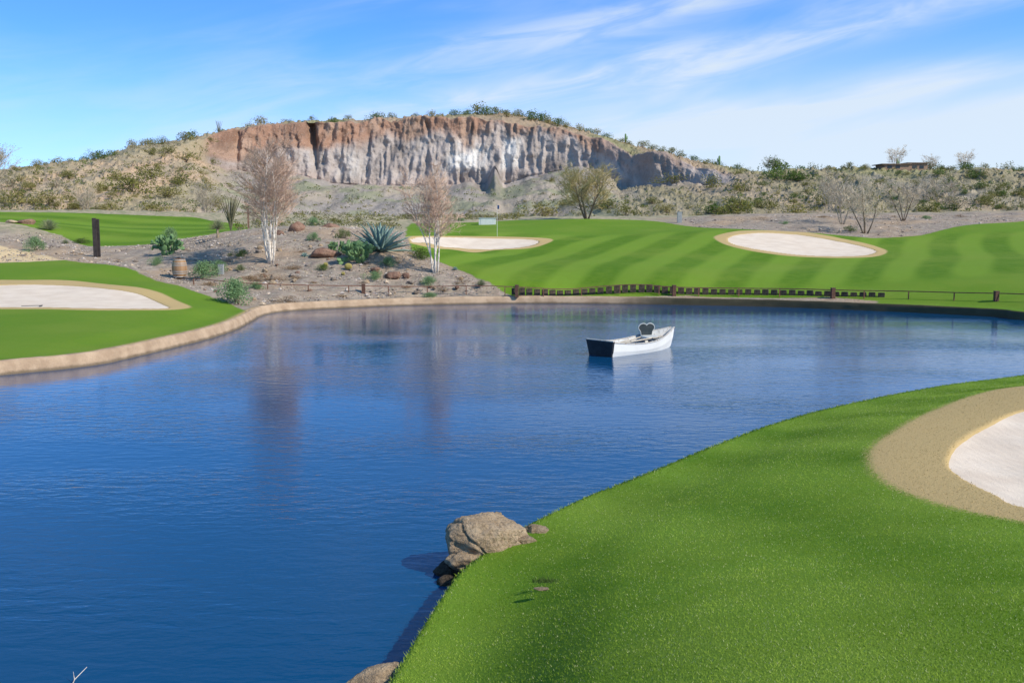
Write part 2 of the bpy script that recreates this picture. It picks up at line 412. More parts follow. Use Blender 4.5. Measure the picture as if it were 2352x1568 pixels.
for i, ((a, b), (c, d), (e, f)) in enumerate(zip(pf, pn, pr)):
    off = (a * (1 - rbv) + e * rbv) * (1 - nlv) + c * nlv; z = (b * (1 - rbv) + f * rbv) * (1 - nlv) + d * nlv
    j = (fbm(dense[:, 0] * 2.5, dense[:, 1] * 2.5, i * .8, 3) - .5)
    off = off + j * .10 * (1 - nlv) * (1 - .7 * rbv); z = z + j * .05 * (1 if i > 2 else 0)
    X.append(dense[:, 0] + nn[:, 0] * off); Y.append(dense[:, 1] + nn[:, 1] * off); Z.append(z)
X = np.array(X); Y = np.array(Y); Z = np.array(Z)
X = np.concatenate([X, X[:, :1]], 1); Y = np.concatenate([Y, Y[:, :1]], 1); Z = np.concatenate([Z, Z[:, :1]], 1)
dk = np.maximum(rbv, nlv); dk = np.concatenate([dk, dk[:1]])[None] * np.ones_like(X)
me = mesh_grid('pond_kerb', X, Y, Z, {'timber': dk})
m, g, out = newmat('kerb_concrete'); P = g.pos()
a = g.noise(P, 2, 4, .6); b = g.noise(P, 30, 3, .7)
col = g.mix(g.mr(a, .3, .7), (.36, .25, .165), (.50, .365, .25)); col = g.mix(g.mr(b, .5, .75, 0, .5), col, (.22, .16, .11))
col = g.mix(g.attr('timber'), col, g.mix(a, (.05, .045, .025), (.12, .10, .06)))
z = g.n('ShaderNodeSeparateXYZ', {0: P}).outputs[2]
col = g.mix(g.mr(g.m('ADD', z, g.m('MULTIPLY', a, .08)), .06, .15, .75, 0), col, (.09, .07, .045))
finish(g, out, col, .9, g.bump(b, .6, .03), .2); me.materials.append(m)
mobj('pond_kerb', me, kind='structure', label='rough tan concrete kerb around the pond')

# ------------------------------------------------------------------ hill
HPX = np.concatenate([np.linspace(-900, -60, 110)[:-1], np.linspace(-60, 2420, 1150), np.linspace(2420, 3300, 110)[1:]])
def tab(rows):
    r = np.array(rows, float); return np.interp(HPX, r[:, 0], r[:, 1]), np.interp(HPX, r[:, 0], r[:, 2])
K1 = tab([(-900, 118, 460), (0, 118, 455), (300, 118, 440), (440, 120, 450), (560, 125, 495), (700, 125, 500), (900, 128, 500), (1100, 128, 497), (1300, 126, 478), (1500, 122, 455), (1700, 120, 460), (2000, 118, 452), (2352, 118, 450), (3300, 118, 450)])
K2 = tab([(-900, 135, 425), (0, 135, 418), (230, 145, 385), (300, 150, 368), (400, 160, 350), (440, 172, 352), (520, 190, 392), (600, 195, 398), (700, 197, 404), (760, 199, 424), (850, 200, 430), (1000, 200, 426), (1100, 200, 421), (1150, 200, 426), (1210, 199, 405), (1300, 197, 391), (1380, 192, 390), (1425, 180, 443), (1500, 168, 438), (1600, 162, 425), (1700, 152, 420), (2352, 146, 418), (3300, 146, 418)])
K3 = tab([(-900, 140, 408), (0, 140, 402), (230, 150, 374), (300, 156, 346), (400, 166, 328), (440, 176, 318), (540, 195, 306), (600, 198, 292), (700, 201, 283), (850, 205, 278), (1000, 205, 271), (1080, 205, 273), (1200, 204, 283), (1300, 201, 302), (1400, 196, 327), (1450, 184, 358), (1500, 171, 352), (1560, 168, 366), (1660, 160, 398), (1700, 157, 405), (2352, 152, 402), (3300, 152, 402)])
K4 = tab([(-900, 155, 400), (0, 155, 392), (80, 158, 383), (230, 166, 367), (300, 172, 341), (420, 185, 321), (540, 205, 303), (600, 210, 289), (700, 214, 279), (850, 220, 273), (1000, 224, 266), (1080, 226, 262), (1170, 226, 261), (1260, 224, 279), (1400, 216, 316), (1500, 200, 346), (1600, 186, 371), (1700, 176, 391), (1760, 172, 396), (1900, 170, 392), (2000, 170, 387), (2120, 170, 387), (2352, 168, 392), (3300, 168, 394)])
def zz(D, py):
    b = (784 - py) / F; return CAMH + D * (-sP + b * cP) / (cP + b * sP)
uu = (HPX - 1176) / F
keys = [(np.full_like(HPX, 97), np.full_like(HPX, 3.6)), (K1[0], zz(*K1)), (K2[0], zz(*K2)), (K3[0], zz(*K3)), (K4[0], zz(*K4))]
keys.append((K4[0] + 45, keys[4][1] - 7)); keys.append((K4[0] + 140, np.full_like(HPX, 3.0)))
cnt = [50, 85, 90, 26, 12, 6]
DD = []; ZZ = []; KT = []
for i, c in enumerate(cnt):
    for j in range(c):
        t = j / c
        DD.append(keys[i][0] * (1 - t) + keys[i + 1][0] * t); ZZ.append(keys[i][1] * (1 - t) + keys[i + 1][1] * t); KT.append(i + t)
DD.append(keys[-1][0]); ZZ.append(keys[-1][1]); KT.append(6.)
DD = np.array(DD); ZZ = np.array(ZZ); KT = np.array(KT)[:, None] * np.ones_like(DD)
px2 = HPX[None] * np.ones_like(DD)
XH = uu[None] * DD / (cP + (784 - 400) / F * sP)
colw = ss(455, 520, px2) * (1 - ss(1640, 1700, px2))
cliff = ss(1.93, 2.04, KT) * (1 - ss(2.97, 3.08, KT)) * colw
tcl = np.clip(KT - 2, 0, 1)
rg = 1 - np.abs(2 * fbm(XH / 7, ZZ / 22, 1, 3) - 1)
rg2 = 1 - np.abs(2 * fbm(XH / 1.7, ZZ / 8, 14, 3) - 1)
fl = rg * 2.2 + rg2 * 1.6 + fbm(XH / 1.2, ZZ / 1.8, 2, 4) * 2.0 + fbm(XH / 9., ZZ / 2.6, 4, 3) * 1.4 - 3.6
YH = DD - fl * cliff
YH += cliff * 5 * np.exp(-((px2 - 722 + (tcl - .5) * 14) / 11) ** 2) * (.4 + .6 * tcl)
YH += cliff * 1.5 * np.exp(-((px2 - 545) / 18) ** 2)
YH -= ss(1.3, 2, KT) * (1 - ss(2.0, 2.35, KT)) * 5 * np.exp(-((px2 - 1140) / 12) ** 2)
ZH = ZZ + ss(1.3, 2, KT) * (1 - ss(2.0, 2.2, KT)) * 3.2 * np.exp(-((px2 - 1137) / 13) ** 2)
ZH += ss(2.6, 3, KT) * (1 - ss(3.0, 3.6, KT)) * colw * (fbm(XH / 3, 0 * XH, 9, 4) - .5) * 2.2
sl = (1 - cliff) * ss(0, .5, KT)
tz = ss(455, 600, px2) * (1 - ss(1350, 1450, px2)) * (1 - ss(2.9, 3, KT))
ZH += sl * ((fbm(XH / 14, YH / 14, 3, 3) - .5) * 2.2 * (1 - ss(3.4, 4, KT) * .7) + (fbm(XH / 2.2, YH / 2.2, 6, 4) - .5) * (.8 - .35 * tz) + (fbm(XH / 4, YH / 26, 8, 3) - .5) * 1.8 * (1 - ss(3, 4, KT)))
rk = fbm(XH / .9, YH / .9, 12, 2); ZH += sl * ss(.66, .78, rk) * .4 * (1 - .5 * tz)
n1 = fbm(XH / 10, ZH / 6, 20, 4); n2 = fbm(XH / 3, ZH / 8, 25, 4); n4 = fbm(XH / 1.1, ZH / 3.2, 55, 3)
def C(*c): return np.array(c, float)
def mixc(a, b, f): return a * (1 - f[..., None]) + b * f[..., None]
ONE = np.ones(XH.shape + (3,))
left = 1 - ss(430, 560, px2 + (n1 - .5) * 80 - (KT - 1.5) * 30)
rightw = ss(1380, 1520, px2 + (n1 - .5) * 60)
talus = mixc(ONE * C(.35, .305, .27), C(.41, .335, .25), ss(.45, .65, n1) * .6)
talus = mixc(talus, C(.27, .28, .165), ss(.45, .62, fbm(XH / 5, YH / 8, 44, 3)) * .75)
talus = mixc(talus, C(.22, .19, .165), ss(.55, .7, n4) * .5)
spur = mixc(ONE * C(.42, .335, .23), C(.52, .365, .24), ss(.4, .7, n2)); spur = mixc(spur, C(.28, .255, .16), ss(.46, .62, n1) * .65)
rgt = mixc(ONE * C(.36, .29, .205), C(.29, .25, .16), ss(.45, .6, n1)); rgt = mixc(rgt, C(.38, .33, .27), ss(.55, .7, n2) * .6)
slope = mixc(mixc(talus, spur, left), rgt, rightw)
topc = mixc(ONE * C(.38, .28, .19), C(.28, .26, .14), ss(.4, .6, n1))
slope = mixc(slope, topc, ss(2.9, 3.2, KT) * (1 - left))
cl = ONE * C(.43, .37, .34)
cl = mixc(cl, C(.32, .265, .24), ss(.42, .62, n2)); cl = mixc(cl, C(.52, .465, .43), ss(.5, .66, n1) * (1 - tcl))
wh = np.exp(-((px2 - 1110) / 115) ** 2) * ss(.15, .3, tcl) * (1 - ss(.62, .8, tcl)) + .4 * np.exp(-((px2 - 800) / 60) ** 2) * (1 - ss(.4, .6, tcl))
cl = mixc(cl, C(.72, .68, .64), np.clip(wh * ss(.38, .58, n2) * 1.2, 0, 1))
redt = .60 + .12 * ss(900, 1100, px2) - .2 * (1 - ss(560, 700, px2))
red = ss(-.12, .12, tcl - redt + (n1 - .5) * .8 + (n2 - .5) * .3) * (1 - ss(1330, 1450, px2) * .7)
cl = mixc(cl, C(.34, .185, .12), red * .9)
cl = mixc(cl, C(.44, .305, .23), red * ss(.5, .7, n2) * .65)
cl = mixc(cl, C(.41, .30, .25), ss(.0, .25, .24 - tcl + (n1 - .5) * .2) * .5 * (1 - ss(1000, 1100, px2)))
cl = mixc(cl, cl * .58, ss(.53, .68, n4) * .65)  # crevice shade painted into the cliff colour as upright noise streaks
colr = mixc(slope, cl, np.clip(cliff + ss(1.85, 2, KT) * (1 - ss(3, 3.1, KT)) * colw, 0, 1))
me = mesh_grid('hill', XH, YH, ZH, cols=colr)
m, g, out = newmat('hill_rock'); P = g.pos()
c = g.attr('Col', 'Color')
a = g.noise(P, .8, 5, .7); b = g.noise(P, 3.5, 3, .7)
c = g.mix(g.mr(a, .50, .74, .0, .45), c, (.13, .10, .08)); c = g.mix(g.mr(b, .52, .72, 0, .3), c, (.60, .53, .45))
hh = g.m('ADD', a, g.m('MULTIPLY', b, .35))
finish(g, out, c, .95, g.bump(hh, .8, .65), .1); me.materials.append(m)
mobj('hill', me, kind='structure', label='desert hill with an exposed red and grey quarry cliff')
fw = YH * cP - (ZH - CAMH) * sP
HPXP = 1176 + F * XH / fw; HPYP = 784 - F * (YH * sP + (ZH - CAMH) * cP) / fw
def hillpt(px, py):
    j = int(np.argmin(np.abs(HPXP[120] - px)))
    col = HPYP[:, j]; k = np.where((col <= py) & (KT[:, j] > .12) & (KT[:, j] <= 4))[0]
    k = k[0] if len(k) else 251
    k = min(k, 251)
    return (XH[k, j], YH[k, j], ZH[k, j])

# ------------------------------------------------------------------ world
w = bpy.data.worlds.new('World'); scene.world = w; w.use_nodes = True; w.node_tree.nodes.clear(); g = NT(w.node_tree)
SUN_AZ = math.radians(118); SUN_EL = math.radians(39)
d = g.n('ShaderNodeTexCoord').outputs['Generated']; sp = g.n('ShaderNodeSeparateXYZ', {0: d})
x, y, z = sp.outputs
v = g.n('ShaderNodeCombineXYZ', {0: x, 1: y, 2: g.m('ADD', g.m('MULTIPLY', z, 2.0), .04)}).outputs[0]
v = g.n('ShaderNodeVectorMath', {0: v}, operation='NORMALIZE').outputs[0]
sky = g.n('ShaderNodeTexSky', {'Vector': v}, sky_type='NISHITA', sun_disc=False, sun_elevation=SUN_EL, sun_rotation=SUN_AZ, air_density=1.0, dust_density=.2, ozone_density=2.5).outputs[0]
tint = g.mix(g.mr(z, .18, .5), (.80, 1.45, 2.12), (.72, 1.30, 1.45))
sky = g.mix(1., sky, tint, 'MULTIPLY')
az = g.m('ARCTAN2', x, y); el = g.m('ARCSINE', z)
t = g.m('SUBTRACT', el, g.m('MULTIPLY', az, .2))
cv = g.n('ShaderNodeCombineXYZ', {0: g.m('MULTIPLY', az, 3.), 1: g.m('MULTIPLY', t, 15.), 2: .3}).outputs[0]
cv2 = g.n('ShaderNodeCombineXYZ', {0: g.m('MULTIPLY', g.m('ADD', az, g.m('MULTIPLY', t, .8)), 8.), 1: g.m('MULTIPLY', t, 42.), 2: 1.3}).outputs[0]
n1_ = g.noise(cv, 1., 4, .5, .5); n2_ = g.noise(cv2, 1., 4, .6, .6)
def band(c0, wd, a0, a1, b0, b1):
    e = g.m('DIVIDE', g.m('SUBTRACT', t, c0), wd); e = g.m('EXPONENT', g.m('MULTIPLY', g.m('MULTIPLY', e, e), -1.))
    return g.m('MULTIPLY', g.m('MULTIPLY', e, g.mr(az, a0, a1)), g.mr(az, b0, b1, 1, 0))
b = g.m('ADD', band(.176, .019, -.3, 0, .2, .5), band(.119, .017, .02, .22, .5, .7))
b = g.m('ADD', b, g.m('MULTIPLY', band(.132, .018, -.42, -.2, .12, .24), 1.))
hz = g.m('MULTIPLY', g.mr(az, -.15, .42), g.mr(el, .20, .06))
hz = g.m('MULTIPLY', hz, g.mr(n1_, .25, .6, .7, 1.15))
low = g.m('MULTIPLY', g.mr(el, .17, .02), .55)
gen = g.m('MULTIPLY', g.mr(n1_, .40, .72), g.mr(az, -.5, .3, .25, .6))
tot = g.m('ADD', g.m('MULTIPLY', b, g.mr(n2_, .3, .7, .25, .8)), g.m('ADD', hz, low))
tot = g.m('ADD', tot, g.m('MULTIPLY', gen, g.mr(n2_, .25, .7, .3, 1.)))
tot = g.m('MINIMUM', g.m('MULTIPLY', tot, .85), .9)
up = g.mr(el, .3, .8, 1, .2)
sky2 = g.mix(g.m('MULTIPLY', tot, up), sky, (5.2, 5.85, 6.4))
bg = g.n('ShaderNodeBackground', {'Color': sky2, 'Strength': .145})
wo = g.n('ShaderNodeOutputWorld'); g.nt.links.new(bg.outputs[0], wo.inputs[0])
w.cycles.sampling_method = 'MANUAL'; w.cycles.sample_map_resolution = 512
sd = Vector((math.sin(SUN_AZ) * math.cos(SUN_EL), math.cos(SUN_AZ) * math.cos(SUN_EL), math.sin(SUN_EL)))
L = bpy.data.lights.new('sun', 'SUN'); L.energy = 5.0; L.angle = math.radians(.5); L.color = (1, .92, .78)
lo = bpy.data.objects.new('sun', L); COL.objects.link(lo); lo.rotation_euler = sd.to_track_quat('Z', 'Y').to_euler(); lo.location = (30, -20, 40)

# ------------------------------------------------------------------ camera
cam = bpy.data.cameras.new('camera'); co = bpy.data.objects.new('camera', cam); COL.objects.link(co)
cam.lens = 35; cam.sensor_width = 36; cam.clip_end = 6000; cam.clip_start = .05
co.location = (0, 0, CAMH); co.rotation_euler = (math.pi / 2 - PIT, 0, 0); scene.camera = co

# ------------------------------------------------------------------ grass blades
NB = 560000
yy = 3.6 + (rng.random(NB) ** 1.6) * 20
xx = (rng.random(NB) * 2 - 1) * (.56 * yy + .3)
s_ = sdf(pond, xx, yy, 3); r_ = sdf(BR['near'], xx, yy, 3)
keep = (s_ > -.03) & (nearland(xx, yy) > .9) & ((r_ > 0.) | (rng.random(NB) < .35)) & (sdf(BS['near'], xx, yy, 3) > -.02)
xx = xx[keep]; yy = yy[keep]; s_ = s_[keep]; r_ = r_[keep]
hz_ = tps(xx, yy) + (fbm(xx / 3, yy / 3, 0, 3) - .5) * .06
hz_ = .27 + (hz_ - .27) * ss(0, 1, (s_ - .02) / 1.6)
hz_ = hz_ - ss(0, 1, (.02 - s_) / .14) * 1.6
nb = len(xx)
ln = (.006 + .007 * rng.random(nb))
ln *= np.where(s_ < .10, 2.2, 1)
wd = .0011 + .00032 * yy
th = rng.random(nb) * 2 * np.pi; tl = .3 + rng.random(nb) * 1.2; ta = rng.random(nb) * 2 * np.pi
v0 = np.stack([xx - np.cos(th) * wd, yy - np.sin(th) * wd, hz_ - .002], 1)
v1 = np.stack([xx + np.cos(th) * wd, yy + np.sin(th) * wd, hz_ - .002], 1)
v2 = np.stack([xx + np.cos(ta) * tl * ln, yy + np.sin(ta) * tl * ln, hz_ + ln], 1)
V = np.stack([v0, v1, v2], 1).reshape(-1, 3).astype(np.float32)
me = bpy.data.meshes.new('grass'); me.vertices.add(len(V)); me.vertices.foreach_set('co', V.ravel())
me.loops.add(len(V)); me.loops.foreach_set('vertex_index', np.arange(len(V), dtype=np.int32))
me.polygons.add(nb); me.polygons.foreach_set('loop_start', np.arange(0, len(V), 3, dtype=np.int32)); me.update(calc_edges=True)
r1 = rng.random(nb)[:, None]
patch = fbm(xx / .45, yy / .45, 2, 4)[:, None]; pat2 = fbm(xx / 2.2, yy / 1.4, 12, 3)[:, None]
sn = (nearband(xx, yy) * .5 + .5)[:, None]
ga = np.array([.12, .24, .010]); gb = np.array([.43, .56, .09])
cc = ga + (gb - ga) * np.clip(r1 * .55 + (patch - .5) * 1.2 + (pat2 - .5) * .7 + sn * .28 + .08, 0, 1)
pale = (rng.random(nb) < .08); cc[pale] = (.60, .62, .30)
cc[r_ < 0] = np.array([.58, .44, .21]) * (0.7 + .5 * rng.random((int((r_ < 0).sum()), 1)))
at = me.attributes.new('Col', 'FLOAT_COLOR', 'POINT')
c4 = np.concatenate([np.repeat(cc, 3, 0), np.ones((nb * 3, 1))], 1).astype(np.float32); at.data.foreach_set('color', c4.ravel())
m, g, out = newmat('grass_blade'); c = g.attr('Col', 'Color')
dd = g.n('ShaderNodeBsdfDiffuse', {'Color': c}); tt = g.n('ShaderNodeBsdfTranslucent', {'Color': c})
mx = g.n('ShaderNodeMixShader', {0: .45, 1: dd.outputs[0], 2: tt.outputs[0]}); g.nt.links.new(mx.outputs[0], out.inputs[0])
me.materials.append(m); mobj('grass', me, kind='stuff', label='short mown green turf blades beside the pond', cat='grass')

# ------------------------------------------------------------------ plant templates
M_ol = leafmat('olive_leaf', (.17, .18, .05), (.28, .26, .085), .3)
M_gr = leafmat('green_leaf', (.10, .16, .04), (.18, .245, .075), .3)
M_bg = leafmat('bluegreen_leaf', (.19, .31, .14), (.28, .41, .20), .3)
M_yl = leafmat('yellow_leaf', (.28, .255, .085), (.39, .34, .14), .35)
M_dry = leafmat('dry_leaf', (.28, .18, .10), (.40, .28, .17), .2)
M_gray = leafmat('gray_leaf', (.26, .24, .165), (.35, .32, .22), .2)
M_wood = simple('shrub_wood', (.17, .13, .09), (.26, .20, .14), 8)
M_dryt = simple('dry_thatch', (.32, .25, .15), (.44, .34, .23), 12)
def shrub(name, lm, nl_=700, sz=.05, lumps=7, flat=.75, stems=10, hollow=.35, sprd=.22, zc=.45):
    mb = MB()
    L_ = []
    for _ in range(lumps):
        a, b = random.gauss(0, sprd), random.gauss(0, sprd)
        L_.append((Vector((a, b, zc * flat + random.uniform(-.16, .14) - .5 * min(.5, math.hypot(a, b)) ** 1.5)), random.uniform(.16, .32)))
    for i in range(stems):
        c, r = random.choice(L_); mid = Vector((c.x * .4, c.y * .4, c.z * .5))
        mb.tube([(random.gauss(0, .03), random.gauss(0, .03), -.05), mid, c + Vector((0, 0, r * .5))], [.016, .011, .004], 4, 1)
    for i in range(nl_):
        c, r = random.choice(L_)
        dv = Vector((random.gauss(0, 1), random.gauss(0, 1), random.gauss(0, 1))).normalized() * r * (hollow + (1.15 - hollow) * random.random() ** .7)
        p = c + Vector((dv.x, dv.y, dv.z * flat)); p.z = max(p.z, .01)
        mb.leaf(p, sz * random.uniform(.5, 1.2), 0, .5)
    return mb.mesh(name, [lm, M_wood])
TS = {}
TS['ol'] = [shrub('desert_shrub', M_ol, 620, .046, 10, 1., sprd=.22, zc=.32) for _ in range(4)]
TS['yl'] = [shrub('desert_shrub', M_yl, 560, .043, 10, 1., sprd=.22, zc=.32) for _ in range(3)]
TS['gr'] = [shrub('desert_shrub', M_gr, 620, .046, 10, 1., sprd=.22, zc=.32) for _ in range(2)]
TS['gray'] = [shrub('desert_shrub', M_gray, 420, .038, 10, 1., stems=16, sprd=.22, zc=.32) for _ in range(2)]
TS['nearg'] = [shrub('garden_shrub', M_bg, 2800, .028, 10, .9) for _ in range(2)]
TS['nearo'] = [shrub('garden_shrub', M_gr, 2200, .028, 8, .8) for _ in range(2)]
TS['neard'] = [shrub('dry_shrub', M_dry, 1400, .022, 9, .55, 30) for _ in range(2)]
LAB = {'ol': 'olive green desert shrub on the stony slope', 'yl': 'yellow green palo verde bush on the stony slope', 'gr': 'dark green creosote bush on the stony slope', 'gray': 'grey dry twiggy bush on the stony slope'}
def put(kind, loc, wpx, hpx=None, name='desert_shrub', label=None, group='shrubs scattered over the desert hillside', cat='shrub'):
    D = loc[1]; s = wpx * D / F; h = (hpx or wpx * .7) * D / F
    return mobj(name, random.choice(TS[kind]), (loc[0], loc[1], loc[2] - .05), random.uniform(0, 6.28), (s * .95, s * .95, h * 1.25), label=label or LAB[kind], cat=cat, group=group)
def at_row(px, kt):
    j = int(np.argmin(np.abs(HPXP[200] - px))); k = int(np.argmin(np.abs(KT[:, 0] - kt)))
    return (XH[k, j], YH[k, j], ZH[k, j])
ridge = [(30, 28), (90, 34), (130, 40), (160, 30), (195, 32), (215, 34), (240, 48), (262, 30), (300, 30), (330, 34), (352, 34), (375, 30), (418, 40), (445, 34), (470, 22), (500, 26), (575, 34), (592, 40), (662, 24), (700, 18), (722, 18), (768, 30), (800, 18),
         (858, 34), (872, 30), (905, 26), (960, 20), (990, 30), (1010, 26), (1045, 34), (1070, 26), (1100, 46), (1122, 44), (1140, 34), (1165, 34), (1195, 30), (1215, 44), (1240, 42), (1262, 38), (1285, 32), (1305, 34), (1330, 30), (1352, 32), (1375, 28), (1400, 26),
         (1425, 22), (1450, 20), (1480, 30), (1500, 34), (1520, 28), (1550, 34), (1570, 34), (1595, 30), (1625, 34), (1655, 26), (1690, 30), (1720, 26), (1775, 54), (1800, 50), (1840, 46), (1870, 36), (1905, 30), (1950, 28), (1985, 24), (2140, 44), (2180, 34), (2220, 40), (2260, 28), (2310, 42), (2345, 30)]
for px_, wd_ in ridge:
    put(random.choice(['ol', 'ol', 'yl', 'gr'] if px_ < 1700 else ['ol', 'gr', 'gr']), at_row(px_ + random.uniform(-5, 5), random.uniform(3.7, 3.98)), wd_ * 1.0, wd_ * random.uniform(.55, .8))
big = [('ol', 300, 440, 95, 50), ('ol', 345, 412, 70, 38), ('yl', 385, 455, 80, 34), ('ol', 270, 412, 50, 26), ('yl', 470, 440, 60, 30), ('ol', 415, 420, 60, 28), ('yl', 40, 470, 90, 54), ('yl', 110, 470, 80, 38), ('gray', 20, 430, 70, 40),
       ('yl', 170, 478, 70, 28), ('yl', 350, 480, 70, 28), ('yl', 490, 475, 60, 36), ('ol', 430, 372, 50, 28), ('ol', 385, 350, 40, 22), ('yl', 240, 480, 50, 23),
       ('yl', 1250, 500, 95, 48), ('yl', 1195, 505, 70, 28), ('ol', 1440, 495, 48, 40), ('yl', 1310, 470, 60, 28), ('ol', 1395, 480, 60, 30), ('ol', 1690, 500, 105, 58), ('gr', 1640, 490, 60, 34), ('yl', 1818, 497, 92, 52), ('ol', 1770, 480, 50, 30),
       ('gr', 1785, 412, 74, 42), ('gr', 1835, 415, 84, 38), ('ol', 1540, 420, 70, 26), ('ol', 1635, 430, 50, 38), ('yl', 1530, 490, 60, 28), ('ol', 1700, 440, 60, 30), ('gray', 2200, 480, 70, 40), ('ol', 2260, 470, 60, 30), ('gray', 2330, 500, 80, 36),
       ('ol', 2130, 490, 60, 34), ('gr', 2190, 440, 50, 24), ('ol', 1900, 470, 60, 40), ('gr', 2240, 410, 50, 24), ('yl', 1600, 505, 50, 20), ('gray', 620, 505, 60, 28), ('yl', 560, 520, 50, 28), ('gray', 690, 500, 50, 22), ('yl', 1150, 505, 46, 20), ('ol', 790, 500, 30, 18)]
for k, a, b, c, d in big: put(k, hillpt(a, b), c, d)
ns = 0
while ns < 140:
    a = random.uniform(-20, 2370)
    top = float(np.interp(a, HPX, K4[1]))
    b = top + (500 - top) * random.random() ** .9
    loc = hillpt(a, b)
    if 500 < a < 1450:
        if b < np.interp(a, HPX, K2[1]) + 8 or random.random() < .55: continue
        w_ = random.uniform(10, 24)
    elif 1430 < a < 1680 and b < 440: continue
    else: w_ = random.uniform(16, 38)
    put(random.choice(['ol', 'ol', 'gr', 'yl', 'gr'] if a > 1400 else ['ol', 'yl', 'ol', 'gray']), loc, w_, w_ * random.uniform(.55, .75)); ns += 1
for i in range(26):
    a = random.uniform(560, 1180); D_ = random.uniform(88, 100) if a > 925 else random.uniform(68, 98); xw = (a - 1176) / F * D_
    w_ = random.uniform(14, 34); put(random.choice(['yl', 'gray', 'ol']), (xw, D_, hgt(xw, D_)), w_, w_ * .55, group='shrubs on the flat below the hill', label='low scrubby bush on the stony flat')
mb = MB(); k = 0
while k < 3000:
    a = random.uniform(-60, 2420); top = float(np.interp(a, HPX, K4[1])); b = top + (505 - top) * random.random()
    if 500 < a < 1450 and (b < np.interp(a, HPX, K2[1]) + 4 or random.random() < .4): k += .3; continue
    if 1430 < a < 1670 and b < 435: k += .3; continue
    if a > 1450 and random.random() < .62: k += .6; continue
    if a < 500 and random.random() < .3: k += .6; continue
    p = Vector(hillpt(a, b) if random.random() > .12 else at_row(a, random.uniform(3.5, 4.0))); s = random.uniform(.25, .75); mi = random.choice([0, 0, 1, 2, 3])
    for q in range(14):
        mb.leaf(p + Vector((random.gauss(0, .38) * s, random.gauss(0, .38) * s, abs(random.gauss(.28, .22)) * s)), .12 * s + .04, mi, .6)
    k += 1
for i in range(700):
    a = random.uniform(540, 1200); D_ = random.uniform(88, 102) if a > 925 else random.uniform(66, 100); xw = (a - 1176) / F * D_
    p = Vector((xw, D_, hgt(xw, D_))); s = random.uniform(.2, .5); mi = random.choice([0, 1, 2, 2])
    for q in range(12):
        mb.leaf(p + Vector((random.gauss(0, .38) * s, random.gauss(0, .38) * s, abs(random.gauss(.28, .22)) * s)), .12 * s + .03, mi, .6)
mobj('desert_brush', mb.mesh('desert_brush', [M_ol, M_yl, M_gray, M_gr]), kind='stuff', label='low scrub covering the desert slopes', cat='brush')

# ------------------------------------------------------------------ rocks
def rockmesh(name, mat, seed, sub=4, sq=(1, .8, .7), rough=.35, freq=1.3, cuts=14, crack=0.):
    import bmesh
    bm = bmesh.new(); bmesh.ops.create_icosphere(bm, subdivisions=sub, radius=.5)
    V_ = np.array([v.co[:] for v in bm.verts]); nV = V_ / np.linalg.norm(V_, axis=1)[:, None]
    o_ = seed * 7.7
    rs = np.random.default_rng(seed); r = np.ones(len(V_)) * .5
    r = r + (fbm(nV[:, 0] * freq + o_, nV[:, 1] * freq, nV[:, 2] * freq + o_, 3) - .5) * rough * .6
    for _ in range(cuts):
        dn = rs.normal(size=3); dn /= np.linalg.norm(dn); dot = nV @ dn; lim = .5 * rs.uniform(.62, .88)
        r = np.where(dot > .05, np.minimum(r, lim / np.maximum(dot, .05)), r)
    r = r + (fbm(nV[:, 0] * 6 + o_, nV[:, 1] * 6, nV[:, 2] * 6, 4) - .5) * rough * .2
    if crack:
        for _ in range(4):
            dn = rs.normal(size=3); dn /= np.linalg.norm(dn); q_ = nV @ dn - rs.uniform(-.3, .3) + (fbm(nV[:, 0] * 3, nV[:, 1] * 3, nV[:, 2] * 3 + o_, 3) - .5) * .4
            r = r - crack * np.exp(-(q_ / .03) ** 2)
    V2 = nV * r[:, None] * np.array(sq) * 1.2
    for v, c in zip(bm.verts, V2): v.co = c
    me = bpy.data.meshes.new(name); bm.to_mesh(me); bm.free(); me.materials.append(mat)
    me.polygons.foreach_set('use_smooth', [True] * len(me.polygons)); return me
def rockmat(name, c1, c2, c3):
    m, g, out = newmat(name); P = g.obj(); a = g.noise(P, 3, 5, .65); b = g.noise(P, 16, 5, .75)
    col = g.mix(g.mr(a, .35, .65), c1, c2); col = g.mix(g.mr(b, .48, .66, 0, .75), col, c3)
    finish(g, out, col, .9, g.bump(g.m('ADD', a, g.m('MULTIPLY', b, .7)), 1., .09), .2); return m
R_tan = rockmat('tan_rock', (.42, .30, .19), (.57, .43, .29), (.22, .16, .11))
R_red = rockmat('red_rock', (.22, .12, .085), (.34, .21, .15), (.11, .065, .05))
R_dark = rockmat('wet_rock', (.08, .065, .05), (.16, .12, .09), (.05, .04, .03))
def rock(px_, py_, zc, w_px, sq, mat, seed, label, rz=0, loc=None, sub=5, name='boulder', **kw):
    p = loc or G(px_, py_, zc); s = w_px * p[1] / F
    o = mobj(name, rockmesh('boulder', mat, seed, sub, sq, **kw), p, rz, s, label=label, cat='rock'); return o
rock(1118, 1236, .31, 166, (1, .8, .70), R_tan, 3, 'large weathered tan boulder on the pond bank', .3, sub=6, crack=.03)
rock(1103, 1288, .12, 150, (1, .8, .5), R_tan, 9, 'low tan boulder under the big one at the waterline', .8, crack=.03)
rock(1036, 1312, .0, 80, (1, 1, .8), R_dark, 12, 'dark wet rock at the waterline', 1.2)
rock(1030, 1342, -.02, 50, (1, .8, .8), R_dark, 14, 'small dark wet rock in the water', .2)
rock(1232, 1216, .28, 60, (1, .8, .4), R_tan, 15, 'small flat tan stone in the grass edge', .1, name='stone')
rock(1204, 1243, .27, 66, (1, .7, .4), R_tan, 17, 'small tan stone beside the boulder', .5, name='stone')
